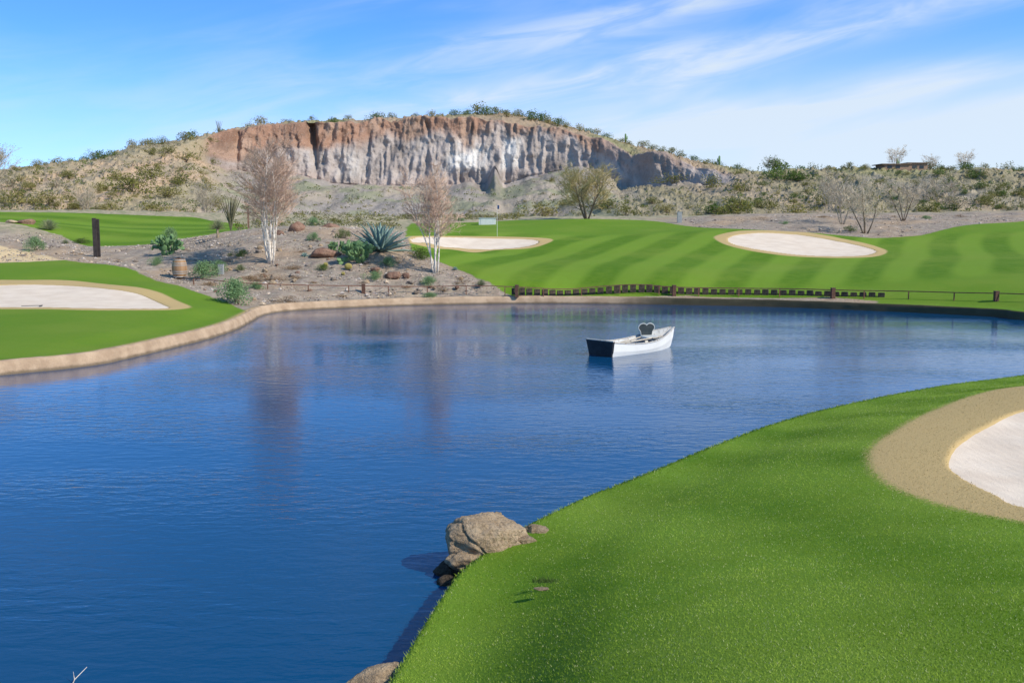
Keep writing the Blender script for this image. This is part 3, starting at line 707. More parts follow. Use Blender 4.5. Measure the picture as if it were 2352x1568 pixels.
rock(864, 1588, .06, 210, (1, .8, .45), R_tan, 21, 'tan boulder at the water edge', .2, crack=.02)
p = Gt(1245, 1352); rock(0, 0, 0, 34, (1, .6, .2), R_tan, 23, 'flat stone half buried in turf', 0, loc=(p[0], p[1], p[2] - .005), sub=4, name='stone')
for a, b, w_, sq, sd_, mt, lb in [(745, 590, 78, (1, .6, .38), 31, R_red, 'long red boulder among the garden plants'), (682, 530, 36, (1, .8, .8), 33, R_red, 'upright red boulder on the gravel mound'), (757, 524, 36, (1, .8, .5), 35, R_red, 'dark red boulder on the gravel mound'),
        (905, 636, 34, (1, .7, .5), 37, R_red, 'dark red rock beside a low shrub'), (862, 622, 26, (1, .7, .5), 39, R_red, 'red rock on the gravel'), (60, 514, 40, (1, .7, .4), 41, R_red, 'reddish boulder on the gravel bank'), (640, 540, 22, (1, .8, .7), 43, R_red, 'small red rock on the mound'),
        (25, 512, 24, (1, .7, .4), 45, R_tan, 'small tan rock on the gravel bank')]:
    p = Gt(a, b); s = w_ * p[1] / F; rock(0, 0, 0, w_, sq, mt, sd_, lb, random.uniform(-.3, .3), loc=(p[0], p[1], p[2] + s * sq[2] * .15), sub=4)
def inside(poly, x, y): return sdf(poly, np.array(x), np.array(y), 3)
R_gry = rockmat('grey_rock', (.26, .21, .17), (.38, .31, .25), (.14, .11, .09))
srm = [rockmesh('boulder', [R_gry, R_tan, R_gry, R_red, R_gry, R_tan][i], 60 + i, 3, (1, .8, .6)) for i in range(6)]
k = 0
while k < 70:
    a = random.uniform(250, 1150); b = random.uniform(540, 690); p = Gt(a, b)
    if float(inside(gA, [p[0]], [p[1]])[0]) > -.4 or float(inside(pond, [p[0]], [p[1]])[0]) < .8: continue
    mobj('rock', random.choice(srm), (p[0], p[1], p[2] + .02), random.random() * 6, random.uniform(.13, .38), label='small angular rock lying on the gravel bed', cat='rock', group='small rocks on the gravel bed'); k += 1
mb = MB(); base_oct = [(1, 0, 0), (0, 1, 0), (-1, 0, 0), (0, -1, 0), (0, 0, 1), (0, 0, -1)]
octf = [(0, 1, 4), (1, 2, 4), (2, 3, 4), (3, 0, 4), (1, 0, 5), (2, 1, 5), (3, 2, 5), (0, 3, 5)]
px_ = rng.uniform(-32, 2, 16000); py_ = rng.uniform(40, 66, 16000); si = inside(gA, px_, py_); sw = inside(pond, px_, py_)
ok = (si < -.1) & (sw > .5); px_ = px_[ok]; py_ = py_[ok]
q2 = rng.uniform(14, 45, 4000); q3 = rng.uniform(66, 88, 4000); si = inside(desert, q2, q3); q2 = q2[si < 0]; q3 = q3[si < 0]
px_ = np.concatenate([px_, q2]); py_ = np.concatenate([py_, q3]); pz_ = tps(px_, py_)
for a, b, c in zip(px_, py_, pz_):
    s = random.uniform(.02, .06) * (1 + 1.5 * (random.random() < .06)); k = len(mb.v); r0 = random.random() * 6
    for q in base_oct:
        j = random.uniform(.7, 1.2) * s; X0 = q[0] * math.cos(r0) - q[1] * math.sin(r0); Y0 = q[0] * math.sin(r0) + q[1] * math.cos(r0)
        mb.v.append((a + X0 * j, b + Y0 * j, c + .01 + q[2] * j * .7))
    mi = random.choice([0, 0, 1, 2])
    for f in octf: mb.f.append(tuple(k + i for i in f)); mb.mi.append(mi)
PB = [simple('pebble_gray', (.35, .30, .26), (.48, .41, .36)), simple('pebble_dark', (.15, .125, .105), (.22, .18, .155)), simple('pebble_tan', (.44, .33, .23), (.53, .42, .31))]
mobj('gravel', mb.mesh('gravel', PB), kind='stuff', label='loose grey and pink gravel stones', cat='gravel')

# ------------------------------------------------------------------ garden plants
def gp(kind, a, b, w_, h_, name, label, cat='shrub'):
    put(kind, Gt(a, b), w_, h_, name=name, label=label, group='planted shrubs on the gravel mound', cat=cat)
for r_ in [('nearg', 545, 697, 96, 74), ('nearg', 465, 640, 80, 52), ('nearg', 505, 628, 42, 40), ('nearo', 968, 594, 60, 40), ('nearg', 862, 641, 40, 26), ('nearg', 983, 653, 42, 26), ('nearo', 553, 586, 40, 22), ('nearo', 188, 558, 40, 19),
           ('nearg', 361, 610, 30, 30), ('nearg', 80, 577, 48, 44), ('nearg', 395, 560, 46, 48), ('nearg', 890, 610, 42, 28), ('nearo', 792, 545, 34, 30), ('nearg', 720, 552, 28, 26), ('nearg', 720, 520, 36, 28), ('nearo', 640, 520, 30, 20), ('nearg', 985, 682, 42, 16), ('nearg', 590, 665, 46, 24), ('nearo', 742, 618, 32, 20)]:
    gp(*r_, 'garden_shrub', 'rounded green shrub on the grey gravel mound')
for r_ in [('neard', 655, 690, 64, 26), ('neard', 480, 656, 54, 26), ('neard', 1063, 647, 46, 24), ('neard', 620, 640, 84, 26), ('neard', 570, 640, 56, 22), ('neard', 670, 618, 56, 24), ('neard', 685, 640, 40, 18), ('neard', 905, 600, 40, 22), ('neard', 830, 650, 36, 14), ('neard', 180, 585, 28, 10), ('neard', 270, 600, 24, 12), ('neard', 790, 575, 26, 18),
           ('neard', 720, 650, 40, 14), ('neard', 440, 600, 36, 14), ('neard', 520, 600, 36, 16), ('neard', 760, 560, 30, 14), ('neard', 850, 545, 34, 18), ('neard', 930, 660, 40, 14), ('neard', 1020, 665, 36, 14), ('neard', 300, 580, 30, 12), ('neard', 610, 560, 34, 14), ('neard', 690, 580, 30, 16), ('neard', 790, 680, 40, 12)]:
    gp(*r_, 'dry_shrub', 'low brown dry shrub on the gravel')
for k_, a, D_, w_, h_ in [('nearo', 1945, 72, 26, 18), ('nearg', 1800, 76, 20, 12), ('neard', 1740, 80, 40, 14), ('neard', 1880, 82, 40, 12), ('nearg', 2120, 82, 22, 12), ('neard', 2050, 84, 36, 12), ('neard', 2200, 84, 44, 14), ('neard', 1640, 86, 30, 12), ('nearg', 1060, 86, 24, 14)]:
    xw = (a - 1176) / F * D_
    put(k_, (xw, D_, hgt(xw, D_)), w_, h_, name='dry_shrub' if k_ == 'neard' else 'garden_shrub', label='small shrub on the gravel rise behind the lawn', group='planted shrubs on the gravel rise')

M_agave = leafmat('agave_leaf', (.22, .33, .30), (.31, .43, .40), .08, (.14, .22, .21))
M_yucca = leafmat('yucca_leaf', (.26, .30, .16), (.37, .40, .23), .15)
def rosette(name, mat, nl_, length, width, zmin, zmax, droop=.15, trunk=0, gutter=.35, segs=6, trunkmat=None):
    mb = MB()
    for i in range(nl_):
        f = i / nl_; el_ = zmin + (zmax - zmin) * f ** .9; a = i * 2.39996 + random.uniform(-.15, .15)
        Ln = length * random.uniform(.88, 1.08) * (1 - .12 * f); out_ = Vector((math.cos(a), math.sin(a), 0)); side = Vector((-math.sin(a), math.cos(a), 0))
        k = len(mb.v)
        for sI in range(segs + 1):
            t_ = sI / segs; e2 = el_ - droop * t_ * t_ * 2
            p = out_ * (math.cos((el_ + e2) / 2) * Ln * t_) + Vector((0, 0, trunk + math.sin((el_ + e2) / 2) * Ln * t_))
            wv = width * (.62 + .8 * t_ - .3 * t_ * t_) * (1 - t_ ** 3.2) + .001
            up_ = Vector((-math.sin(e2) * out_.x, -math.sin(e2) * out_.y, math.cos(e2)))
            mb.v += [tuple(p - side * wv + up_ * wv * gutter), tuple(p - up_ * wv * .1), tuple(p + side * wv + up_ * wv * gutter), tuple(p - up_ * wv * .5)]
        for sI in range(segs):
            q = k + sI * 4
            mb.f += [(q, q + 1, q + 5, q + 4), (q + 1, q + 2, q + 6, q + 5), (q + 2, q + 3, q + 7, q + 6), (q + 3, q, q + 4, q + 7)]; mb.mi += [0] * 4
    if trunk > 0:
        mb.tube([(0, 0, -.1), (0.02, 0, trunk * .5), (0, 0, trunk + .05)], [.12, .11, .1], 8, 1)
    return mb.mesh(name, [mat, trunkmat or M_dryt], True)
p = Gt(873, 578); mobj('agave', rosette('agave', M_agave, 46, 1.42, .115, .12, 1.5, .10), (p[0], p[1], p[2] - .03), .3, 1.28, label='very large blue grey agave with broad pointed leaves', cat='agave')
for a, b, r_ in [(700, 592, 15), (715, 590, 9), (1045, 620, 9)]:
    p = Gt(a, b); s = r_ * p[1] / F; mobj('agave', rosette('agave', M_agave, 24, 1., .13, .15, 1.4, .05), p, random.random(), s, label='small blue agave rosette on the gravel', cat='agave', group='small agaves on the mound')
for a, b, r_, tr in [(500, 549, 26, .9), (112, 528, 30, 0.), (1105, 656, 17, 0.), (150, 560, 12, 0), (552, 622, 18, 0)]:
    p = Gt(a, b); s = r_ * p[1] / F
    mobj('yucca', rosette('yucca', M_yucca, 110, 1., .032, -.1 if tr else .2, 1.5, .08, tr), p, random.random(), s, label='spiky yucca with narrow leaves on the gravel' if not tr else 'trunked yucca with a round head of spiky leaves', cat='yucca')
M_pad = simple('cactus_pad', (.10, .185, .075), (.16, .265, .11), 9, .7, .2)
def padplant(nl_, hgt_):
    mb = MB()
    def pad(p, d, r):
        d = d.normalized(); s = d.cross(Vector((random.gauss(0, 1), random.gauss(0, 1), .1))).normalized(); nrm_ = d.cross(s)
        c = p + d * r; k = len(mb.v); R_ = 7; Q = 10
        for i in range(R_ + 1):
            ph = math.pi * i / R_
            for j in range(Q):
                th_ = 2 * math.pi * j / Q
                mb.v.append(tuple(c - d * (math.cos(ph) * r) + (s * math.cos(th_) * r * .78 + nrm_ * math.sin(th_) * r * .17) * math.sin(ph)))
        for i in range(R_):
            for j in range(Q): mb.f.append((k + i * Q + j, k + i * Q + (j + 1) % Q, k + (i + 1) * Q + (j + 1) % Q, k + (i + 1) * Q + j)); mb.mi.append(0)
        return c, s
    def rec(p, d, r, lv):
        c, s = pad(p, d, r)
        if lv <= 0: return
        for _ in range(random.choice([1, 2, 2, 3])):
            a = random.uniform(-1.1, 1.1); dr = d.normalized() * math.cos(a) + s * math.sin(a)
            rec(c + dr * r * .85, dr + Vector((random.gauss(0, .25), random.gauss(0, .25), .3)), r * random.uniform(.8, .98), lv - 1)
    for i in range(nl_):
        a = random.random() * 6.28; rec(Vector((math.cos(a) * .06, math.sin(a) * .06, -.03)), Vector((math.cos(a) * .6, math.sin(a) * .6, 1)), .16 * hgt_, 3)
    return mb.mesh('prickly_pear', [M_pad], True)
for a, b, w_ in [(828, 603, 1.2), (383, 588, 1.2), (372, 570, .8), (775, 582, .7), (812, 590, .9)]:
    p = Gt(a, b); mobj('prickly_pear', padplant(6, 1.), p, random.random() * 6, w_, label='green prickly pear cactus with flat oval pads', cat='cactus')
M_gold = leafmat('golden_spines', (.36, .31, .10), (.44, .37, .13), .1)
for a, b, r_ in [(800, 620, 8), (748, 612, 5), (788, 632, 4)]:
    p = Gt(a, b); s = r_ * p[1] / F; mb = MB(); prof = [(math.sin(t_) * 1., 1 - math.cos(t_)) for t_ in np.linspace(0.05, 3.1, 14)]
    Q = 40
    for r0, z0 in prof:
        for j in range(Q):
            rr = r0 * (1 + (.08 if j % 2 else -.08)); mb.v.append((rr * math.cos(j * 6.283 / Q), rr * math.sin(j * 6.283 / Q), z0 * .95))
    for i in range(len(prof) - 1):
        for j in range(Q): mb.f.append((i * Q + j, i * Q + (j + 1) % Q, (i + 1) * Q + (j + 1) % Q, (i + 1) * Q + j)); mb.mi.append(0)
    mobj('barrel_cactus', mb.mesh('barrel_cactus', [M_gold]), p, 0, s, label='small round golden barrel cactus on gravel', cat='cactus', group='golden barrel cacti')
M_oco = simple('ocotillo_stem', (.12, .105, .07), (.2, .18, .10), 10)
def ocotillo(h, n_, r=.02):
    mb = MB()
    for i in range(n_):
        a = random.random() * 6.28; sp_ = random.uniform(.1, .38); pts = [(0, 0, -.05)]
        for t_ in (.25, .5, .75, 1): pts.append((math.cos(a) * sp_ * h * t_ ** 1.3 + random.gauss(0, .02), math.sin(a) * sp_ * h * t_ ** 1.3 + random.gauss(0, .02), h * t_ * random.uniform(.93, 1)))
        mb.tube(pts, [r * 1.5, r * 1.3, r * 1.1, r, r * .5], 5, 0)
    return mb.mesh('ocotillo', [M_oco])
p = Gt(530, 530); mobj('ocotillo', ocotillo(76 * p[1] / F, 30, .022), p, 0, 1, label='ocotillo with many thin dark upright canes', cat='ocotillo')
p = at_row(497, 3.9); mobj('ocotillo', ocotillo(30 * p[1] / F, 10, .03), p, 0, 1, label='distant ocotillo on the hill crest', cat='ocotillo')
def saguaro(h):
    mb = MB(); mb.tube([(0, 0, -.3), (0, 0, h * .5), (0, 0, h * .93), (0, 0, h)], [.16, .2, .17, .06], 10)
    mb.tube([(.15, 0, h * .45), (.42, 0, h * .47), (.5, 0, h * .58), (.5, 0, h * .78)], [.09, .11, .12, .06], 8)
    return mb.mesh('saguaro', [M_pad], True)
for a in (1438, 1655, 2060):
    p = at_row(a, 3.95); mobj('saguaro', saguaro(22 * p[1] / F), p, random.random() * 3, 1, label='slender saguaro cactus on the ridge line', cat='cactus', group='saguaros on the ridge')

# ------------------------------------------------------------------ trees
B_white = simple('white_bark', (.66, .59, .51), (.80, .73, .65), 6, .8, .3, .01, (.36, .29, .22), stretch=(1, 1, .4))
B_twig = simple('pink_twig', (.50, .335, .25), (.64, .46, .35), 4)
B_gray = simple('gray_bark', (.28, .24, .19), (.40, .34, .27), 8)
B_dark = simple('dark_bark', (.13, .10, .07), (.2, .155, .11), 8)
B_ptw = simple('palo_twig', (.42, .33, .15), (.55, .43, .21), 5)
B_gtw = simple('gray_twig', (.46, .38, .29), (.58, .49, .38), 5)
def tree_meshes(h, wid, stems, bark, twig, stem_r, tw_r, br_start=.35, nbr=13, ntw=9, up=.55, leaf=None, leaf_n=0, spread=.28, leafsz=.03):
    T = MB(); Cn = MB()
    def wig(p, d, L_, n_, curl=.15, lift=0.05):
        pts = [p]; d = d.normalized()
        for i in range(n_):
            d = (d + Vector((random.gauss(0, curl), random.gauss(0, curl), random.gauss(0, curl * .6) + lift))).normalized(); p = p + d * (L_ / n_); pts.append(p)
        return pts
    for s in range(stems):
        a = s * 6.283 / stems + random.uniform(-.4, .4); hh = h * random.uniform(.78, 1.0)
        d = Vector((math.cos(a) * spread, math.sin(a) * spread, 1))
        pts = wig(Vector((math.cos(a) * .1, math.sin(a) * .1, -.1)), d, hh, 10, .06, .04)
        rad = [stem_r * random.uniform(.8, 1.1) * (1 - .88 * (i / 10) ** .85) for i in range(11)]
        T.tube(pts, rad, 7)
        for b_ in range(nbr):
            t_ = br_start + (1 - br_start) * (b_ + random.random()) / nbr; i = min(int(t_ * 10), 9); fr = t_ * 10 - i
            p = pts[i].lerp(pts[i + 1], fr); a2 = random.random() * 6.283
            bl = wid * .5 * random.uniform(.5, 1.0) * (1.15 - .75 * abs(t_ - .5) * 1.4) * .8
            d2 = Vector((math.cos(a2), math.sin(a2), up + random.uniform(-.1, .5))) + Vector((math.cos(a), math.sin(a), 0)) * .5
            bp = wig(p, d2, bl, 5, .16, .07); r0 = max(rad[i] * .4, tw_r * 1.3)
            (Cn if r0 < .018 else T).tube(bp, [r0, r0 * .8, r0 * .6, r0 * .45, tw_r, tw_r * .7], 4, cap=False)
            for c in range(ntw):
                t3 = random.uniform(.2, 1); i3 = min(int(t3 * 5), 4); q = bp[i3].lerp(bp[i3 + 1], t3 * 5 - i3)
                dd_ = (bp[i3 + 1] - bp[i3]).normalized() + Vector((random.gauss(0, .6), random.gauss(0, .6), random.gauss(.15, .4)))
                tp = wig(q, dd_, random.uniform(.25, .6) * wid / 3.4, 3, .22, .04); Cn.tube(tp, [tw_r, tw_r * .8, tw_r * .6, tw_r * .35], 3, cap=False)
                for e in range(3):
                    q2_ = tp[random.choice([1, 2])]; d4 = (tp[-1] - tp[0]).normalized() + Vector((random.gauss(0, .6), random.gauss(0, .6), random.gauss(.1, .5)))
                    tp2 = wig(q2_, d4, random.uniform(.12, .3) * wid / 3.4, 2, .2); Cn.tube(tp2, [tw_r * .7, tw_r * .55, tw_r * .3], 3, cap=False)
                    if leaf:
                        for _ in range(leaf_n): Cn.leaf(tp2[-1] + Vector((random.gauss(0, .07), random.gauss(0, .07), random.gauss(0, .07))), leafsz * random.uniform(.6, 1.3), 1, .5)
    return T.mesh('trunk', [bark], True), Cn.mesh('crown', [twig] + ([leaf] if leaf else []))
def tree(name, tm, cm, loc, rz, sc, label, group=None):
    e = empty(name, loc, rz, sc, label=label, cat='tree', group=group)
    mobj('trunk', tm, parent=e); mobj('crown', cm, parent=e); return e
p = Gt(622, 604); tm, cm = tree_meshes(262 * p[1] / F, 4.2, 9, B_white, B_twig, .058, .0090, .36, 16, 12, .7, spread=.21)
tree('bare_tree', tm, cm, p, .4, 1, 'tall leafless tree with several white stems and fine pinkish twigs')
p = Gt(1000, 626); tm, cm = tree_meshes(238 * p[1] / F, 3.3, 7, B_white, B_twig, .050, .0088, .36, 15, 11, .7, spread=.18)
tree('bare_tree', tm, cm, p, 1.4, 1, 'leafless white stemmed tree beside the lawn edge')
D_ = 86; xw = (1347 - 1176) / F * D_
M_tanl = leafmat('tan_leaf', (.38, .31, .13), (.50, .41, .19), .35)
tm, cm = tree_meshes(4.3, 6.2, 7, B_dark, B_ptw, .09, .015, .22, 12, 10, .5, M_tanl, 1, .62, .045)
tree('palo_verde_tree', tm, cm, (xw, D_, hgt(xw, D_) - .05), .2, 1, 'spreading palo verde with dark trunk and sparse yellow twigs')
tmg, cmg = tree_meshes(3.7, 4.4, 5, B_gray, B_gtw, .05, .012, .25, 10, 9, .5, None, 0, .42)
tmk, cmk = tree_meshes(3.3, 3.8, 4, B_dark, B_gtw, .06, .012, .25, 10, 9, .5, M_gray, 1, .5, .035)
for i, (a, D_, hp, mm) in enumerate([(1930, 76, 108, 0), (1983, 70.5, 112, 1), (2068, 80, 86, 1), (2140, 110, 90, 0), (2060, 128, 60, 0), (1905, 95, 70, 0)]):
    xw = (a - 1176) / F * D_; z_ = hgt(xw, D_)
    tree('bare_tree', [tmg, tmk][mm], [cmg, cmk][mm], (xw, D_, z_), i * 1.3, hp * D_ / F / [3.5, 3.2][mm], 'leafless grey desert tree on the gravel rise' if mm == 0 else 'leafless desert tree with a dark trunk on gravel', 'bare desert trees behind the lawn')
for a, hp in [(2058, 44), (2135, 34), (2215, 40), (1770, 34)]:
    p = at_row(a, 3.9); tree('bare_tree', tmg, cmg, p, a, hp * p[1] / F / 3.5, 'small bare tree on the far ridge line', 'bare trees on the ridge line')
tmp_, cmp_ = tree_meshes(5.0, 5.2, 6, B_gray, B_gtw, .08, .013, .2, 12, 8, .5, M_gray, 2, .4, .045)
for a, D_, hp in [(-25, 96, 150), (205, 99, 60), (480, 100, 70)]:
    xw = (a - 1176) / F * D_; tree('desert_tree', tmp_, cmp_, (xw, D_, hgt(xw, D_) - .1), a, hp * D_ / F / 4.9, 'grey green desert tree beside the rocky slope', 'desert trees at the hill foot')

# ------------------------------------------------------------------ rail fence
FB = simple('fence_wood', (.15, .07, .045), (.24, .12, .075), 10, .85, .4, .01)
FD = simple('post_wood', (.09, .045, .03), (.14, .075, .055), 10, .85, .4, .01)
fpx = [(445, 655), (540, 664), (640, 669), (740, 671), (835, 672), (1010, 673), (1187, 674), (1370, 674), (1548, 675), (1730, 678), (1913, 682), (2100, 686), (2288, 691), (2420, 697), (2560, 704)]
fl_ = np.array([Gt(*p) for p in fpx]); fx = catmull(fl_, 6, False)
pz = np.maximum(tps(fx[:, 0], fx[:, 1]), .34)
fence = empty('rail_fence', (float(fx[0, 0]), float(fx[0, 1]), float(pz[0])), label='low brown timber rail fence following the pond edge', cat='fence')
org = Vector(fence.location)
rail = MB(); railh = .30
pts = [Vector((fx[i, 0], fx[i, 1], pz[i] + railh)) - org for i in range(len(fx))]
for a_, b_ in zip(pts[:-1], pts[1:]):
    d_ = (b_ - a_); L_ = d_.length; R_ = d_.to_track_quat('X', 'Z').to_matrix(); rail.box((a_ + b_) / 2, (L_ + .01, .035, .038), 0, R_)
mobj('rail', rail.mesh('rail', [FB]), parent=fence)
tp_ = MB(); tp_.box((0, 0, .10), (.04, .04, .40)); thin = tp_.mesh('post', [FB])
tk = MB(); tk.box((0, 0, .10), (.16, .16, .54)); tk.box((0, 0, .38), (.18, .18, .03)); thick = tk.mesh('post', [FD])
tot_l = np.concatenate([[0], np.cumsum(np.linalg.norm(np.diff(fx, axis=0), axis=1))])
def fat(sv):
    return np.array([np.interp(sv, tot_l, fx[:, 0]), np.interp(sv, tot_l, fx[:, 1]), np.interp(sv, tot_l, pz)])
thick_s = [tot_l[6 * k] for k in (4, 6, 8, 10, 12)]
for sv in thick_s:
    p = Vector(fat(sv)) - org; mobj('post', thick, p, .1, parent=fence, label='thick dark square post')
sv = 0.
while sv < tot_l[-1]:
    if min(abs(sv - q) for q in thick_s) > .5: mobj('post', thin, Vector(fat(sv)) - org, 0, parent=fence)
    sv += 1.78
st_m = MB(); st_m.box((0, 0, -.02), (.27, .16, .32)); st_m.box((0, 0, .15), (.25, .14, .02)); stm = st_m.mesh('timber_stump', [simple('weathered_timber', (.05, .04, .03), (.12, .09, .065), 9)])
s0 = tot_l[36] - .1; s1 = tot_l[64]
while s0 < s1:
    p = fat(s0); q = fat(s0 + .1); tn = (q - p)[:2]; tn /= np.linalg.norm(tn); nv = np.array([-tn[1], tn[0]])
    if nv[1] < 0: nv = -nv
    x_, y_ = p[0] + nv[0] * .28, p[1] + nv[1] * .28
    mobj('timber_stump', stm, (x_, y_, max(hgt(x_, y_), .34)), math.atan2(tn[1], tn[0]) + random.uniform(-.08, .08), (1, 1, random.uniform(.85, 1.1)), label='short dark timber block edging the lawn', cat='timber stump', group='timber blocks edging the lawn')
    s0 += .36 + random.uniform(-.01, .03)

# ------------------------------------------------------------------ rowing boat
WP = simple('white_paint', (.76, .745, .71), (.82, .81, .78), 2, .5, .04, .003)
WI = simple('inner_paint', (.52, .53, .53), (.64, .64, .63), 3, .6, .1, .005, (.38, .37, .35))
BK = simple('black_paint', (.018, .02, .025), (.035, .038, .045), 4, .45, .1, .005)
GW = simple('gunwale_wood', (.46, .44, .40), (.60, .57, .52), 8, .6, .2, .005, (.3, .18, .1))
boat = empty('rowing_boat', (2.43, 26.9, -.03), math.radians(44), label='white wooden rowing boat with black stern floating on the pond', cat='boat')
LB = 3.02; NS = 16
def station(t_):
    hb_ = .47 + .08 * math.sin(math.pi * min(t_ * 1.05, 1) * .9) - .43 * max(0, (t_ - .45) / .55) ** 2.0
    zt = .42 - .10 * math.sin(math.pi * min(t_ / .8, 1)) + .17 * max(0, (t_ - .55) / .45) ** 1.6
    zb = -.07 + .12 * max(0, (t_ - .7) / .3) ** 2
    return t_ * LB, hb_, hb_ * .78, zt, zb
hull = MB(); inn = MB(); gun = MB(); TH = .028
for i in range(NS + 1):
    x_, ht, hb_, zt, zb = station(i / NS)
    sec = [(ht, zt), ((ht + hb_) / 2 + .02, (zt + zb) / 2), (hb_, zb + .02), (hb_ * .9, zb), (0, zb - .01), (-hb_ * .9, zb), (-hb_, zb + .02), (-(ht + hb_) / 2 - .02, (zt + zb) / 2), (-ht, zt)]
    for y_, z_ in sec: hull.v.append((x_ + .12 * (z_ / .45) * (i / NS), y_, z_))
    for y_, z_ in sec:
        sg = -1 if y_ < 0 else (1 if y_ > 0 else 0); yi_ = y_ - sg * min(TH, abs(y_)); inn.v.append((x_ + .12 * (z_ / .45) * (i / NS) , yi_, z_ + (TH if z_ < .2 else 0)))
for i in range(NS):
    for j in range(8):
        a = i * 9 + j; hull.f.append((a, a + 1, a + 10, a + 9)); hull.mi.append(0); inn.f.append((a + 9, a + 10, a + 1, a)); inn.mi.append(0)
hull.f.append(tuple(NS * 9 + j for j in range(9))); hull.mi.append(0)
mobj('hull', hull.mesh('hull', [WP], False), parent=boat); mobj('hull_lining', inn.mesh('hull_lining', [WI]), parent=boat)
for sg in (0, 8):
    pts_ = [Vector(hull.v[i * 9 + sg]) + Vector((0, -.008 if sg == 0 else .008, .008)) for i in range(NS + 1)]
    for a_, b_ in zip(pts_[:-1], pts_[1:]):
        d_ = b_ - a_; gun.box((a_ + b_) / 2, (d_.length + .006, .045, .025), 0, d_.to_track_quat('X', 'Z').to_matrix())
mobj('gunwale', gun.mesh('gunwale', [GW]), parent=boat)
tr_ = MB(); x_, ht, hb_, zt, zb = station(0)
for dx in (-.035, .02): tr_.v += [(dx - .05, ht + .012, zt + .03), (dx, hb_ + .01, zb), (dx, -hb_ - .01, zb), (dx - .05, -ht - .012, zt + .03)]
tr_.f += [(0, 1, 2, 3), (7, 6, 5, 4), (0, 4, 5, 1), (1, 5, 6, 2), (2, 6, 7, 3), (3, 7, 4, 0)]; tr_.mi += [0] * 6
mobj('transom', tr_.mesh('transom', [BK]), parent=boat, label='flat black stern board')
tc = MB(); tc.box((-.045, 0, zt + .04), (.075, ht * 2 + .05, .025)); mobj('transom_cap', tc.mesh('transom_cap', [GW]), parent=boat)
for tx, wdx in [(.42, .30), (1.4, .24), (2.2, .26)]:
    _, ht2, _, zt2, _ = station(tx / LB); bch = MB(); bch.box((tx, 0, zt2 - .13), (wdx, ht2 * 2 - .08, .03)); mobj('bench', bch.mesh('bench', [WI]), parent=boat)
rb = MB()
for tx in (.2, .8, 1.1, 1.8, 2.5):
    _, ht2, hb2, zt2, zb2 = station(tx / LB)
    for sg in (-1, 1): rb.box((tx + .03, sg * ((ht2 + hb2) / 2 - .045), (zt2 + zb2) / 2 + .02), (.04, .03, zt2 - zb2 - .10), 0, Matrix.Rotation(sg * -.17, 3, 'X'))
mobj('rib', rb.mesh('rib', [WI]), parent=boat)
ch = empty('swivel_chair', (2.14, .02, .25), math.radians(62), 1.12, parent=boat)
CH = simple('chair_vinyl_dark', (.025, .035, .04), (.05, .06, .065), 5, .5, .1); CL = simple('chair_vinyl_light', (.50, .51, .49), (.62, .62, .59), 5, .5, .1)
c1 = MB(); c1.tube([(0, 0, -.05), (0, 0, .10)], [.05, .04], 10); mobj('pedestal', c1.mesh('pedestal', [BK]), parent=ch)
def cushion(poly, d0, axis, mat, nm, inset=.02):
    mb = MB(); n_ = len(poly); lv = [(0, .9), (.2, 1), (.8, 1), (1, .9)]; cxp = sum(p[0] for p in poly) / n_; cyp = sum(p[1] for p in poly) / n_
    for t_, s_k in lv:
        for a_, b_ in poly:
            a2 = cxp + (a_ - cxp) * s_k; b2 = cyp + (b_ - cyp) * s_k; mb.v.append((a2, b2, t_ * d0) if axis == 'z' else (t_ * d0, a2, b2))
    for i in range(3):
        for j in range(n_): mb.f.append((i * n_ + j, i * n_ + (j + 1) % n_, (i + 1) * n_ + (j + 1) % n_, (i + 1) * n_ + j)); mb.mi.append(0)
    mb.f.append(tuple(range(n_))[::-1]); mb.mi.append(0); mb.f.append(tuple(3 * n_ + j for j in range(n_))); mb.mi.append(0)
    return mb.mesh(nm, [mat])
sq_ = [(.21 * math.copysign(abs(math.cos(t_)) ** .5, math.cos(t_)), .21 * math.copysign(abs(math.sin(t_)) ** .5, math.sin(t_))) for t_ in np.linspace(0, 6.283, 25)[:-1]]
mobj('seat', cushion(sq_, .07, 'z', CL, 'seat'), (0, 0, .08), parent=ch)
heart = []
for t_ in np.linspace(0, 6.283, 41)[:-1]:
    hx = .0135 * 16 * math.sin(t_) ** 3; hy = .0115 * (13 * math.cos(t_) - 3.6 * math.cos(2 * t_) - 2 * math.cos(3 * t_) - math.cos(4 * t_))
    if hy < -.02: hx = math.copysign(max(abs(hx), .17 * (1 + (hy + .02))), hx)
    heart.append((hx, hy + .31))
mobj('backrest', cushion(heart, .05, 'x', CH, 'backrest'), (.20, 0, 0), parent=ch, label='dark heart shaped backrest with pale rim')
rim = MB(); hp_ = [(.215, a_ * 1.03, (b_ - .31) * 1.03 + .31) for a_, b_ in heart]; hp_.append(hp_[0]); rim.tube(hp_, [.010] * len(hp_), 6); mobj('backrest_rim', rim.mesh('backrest_rim', [CL], True), parent=ch)
OW = simple('oar_wood', (.46, .39, .30), (.58, .51, .42), 8, .6)
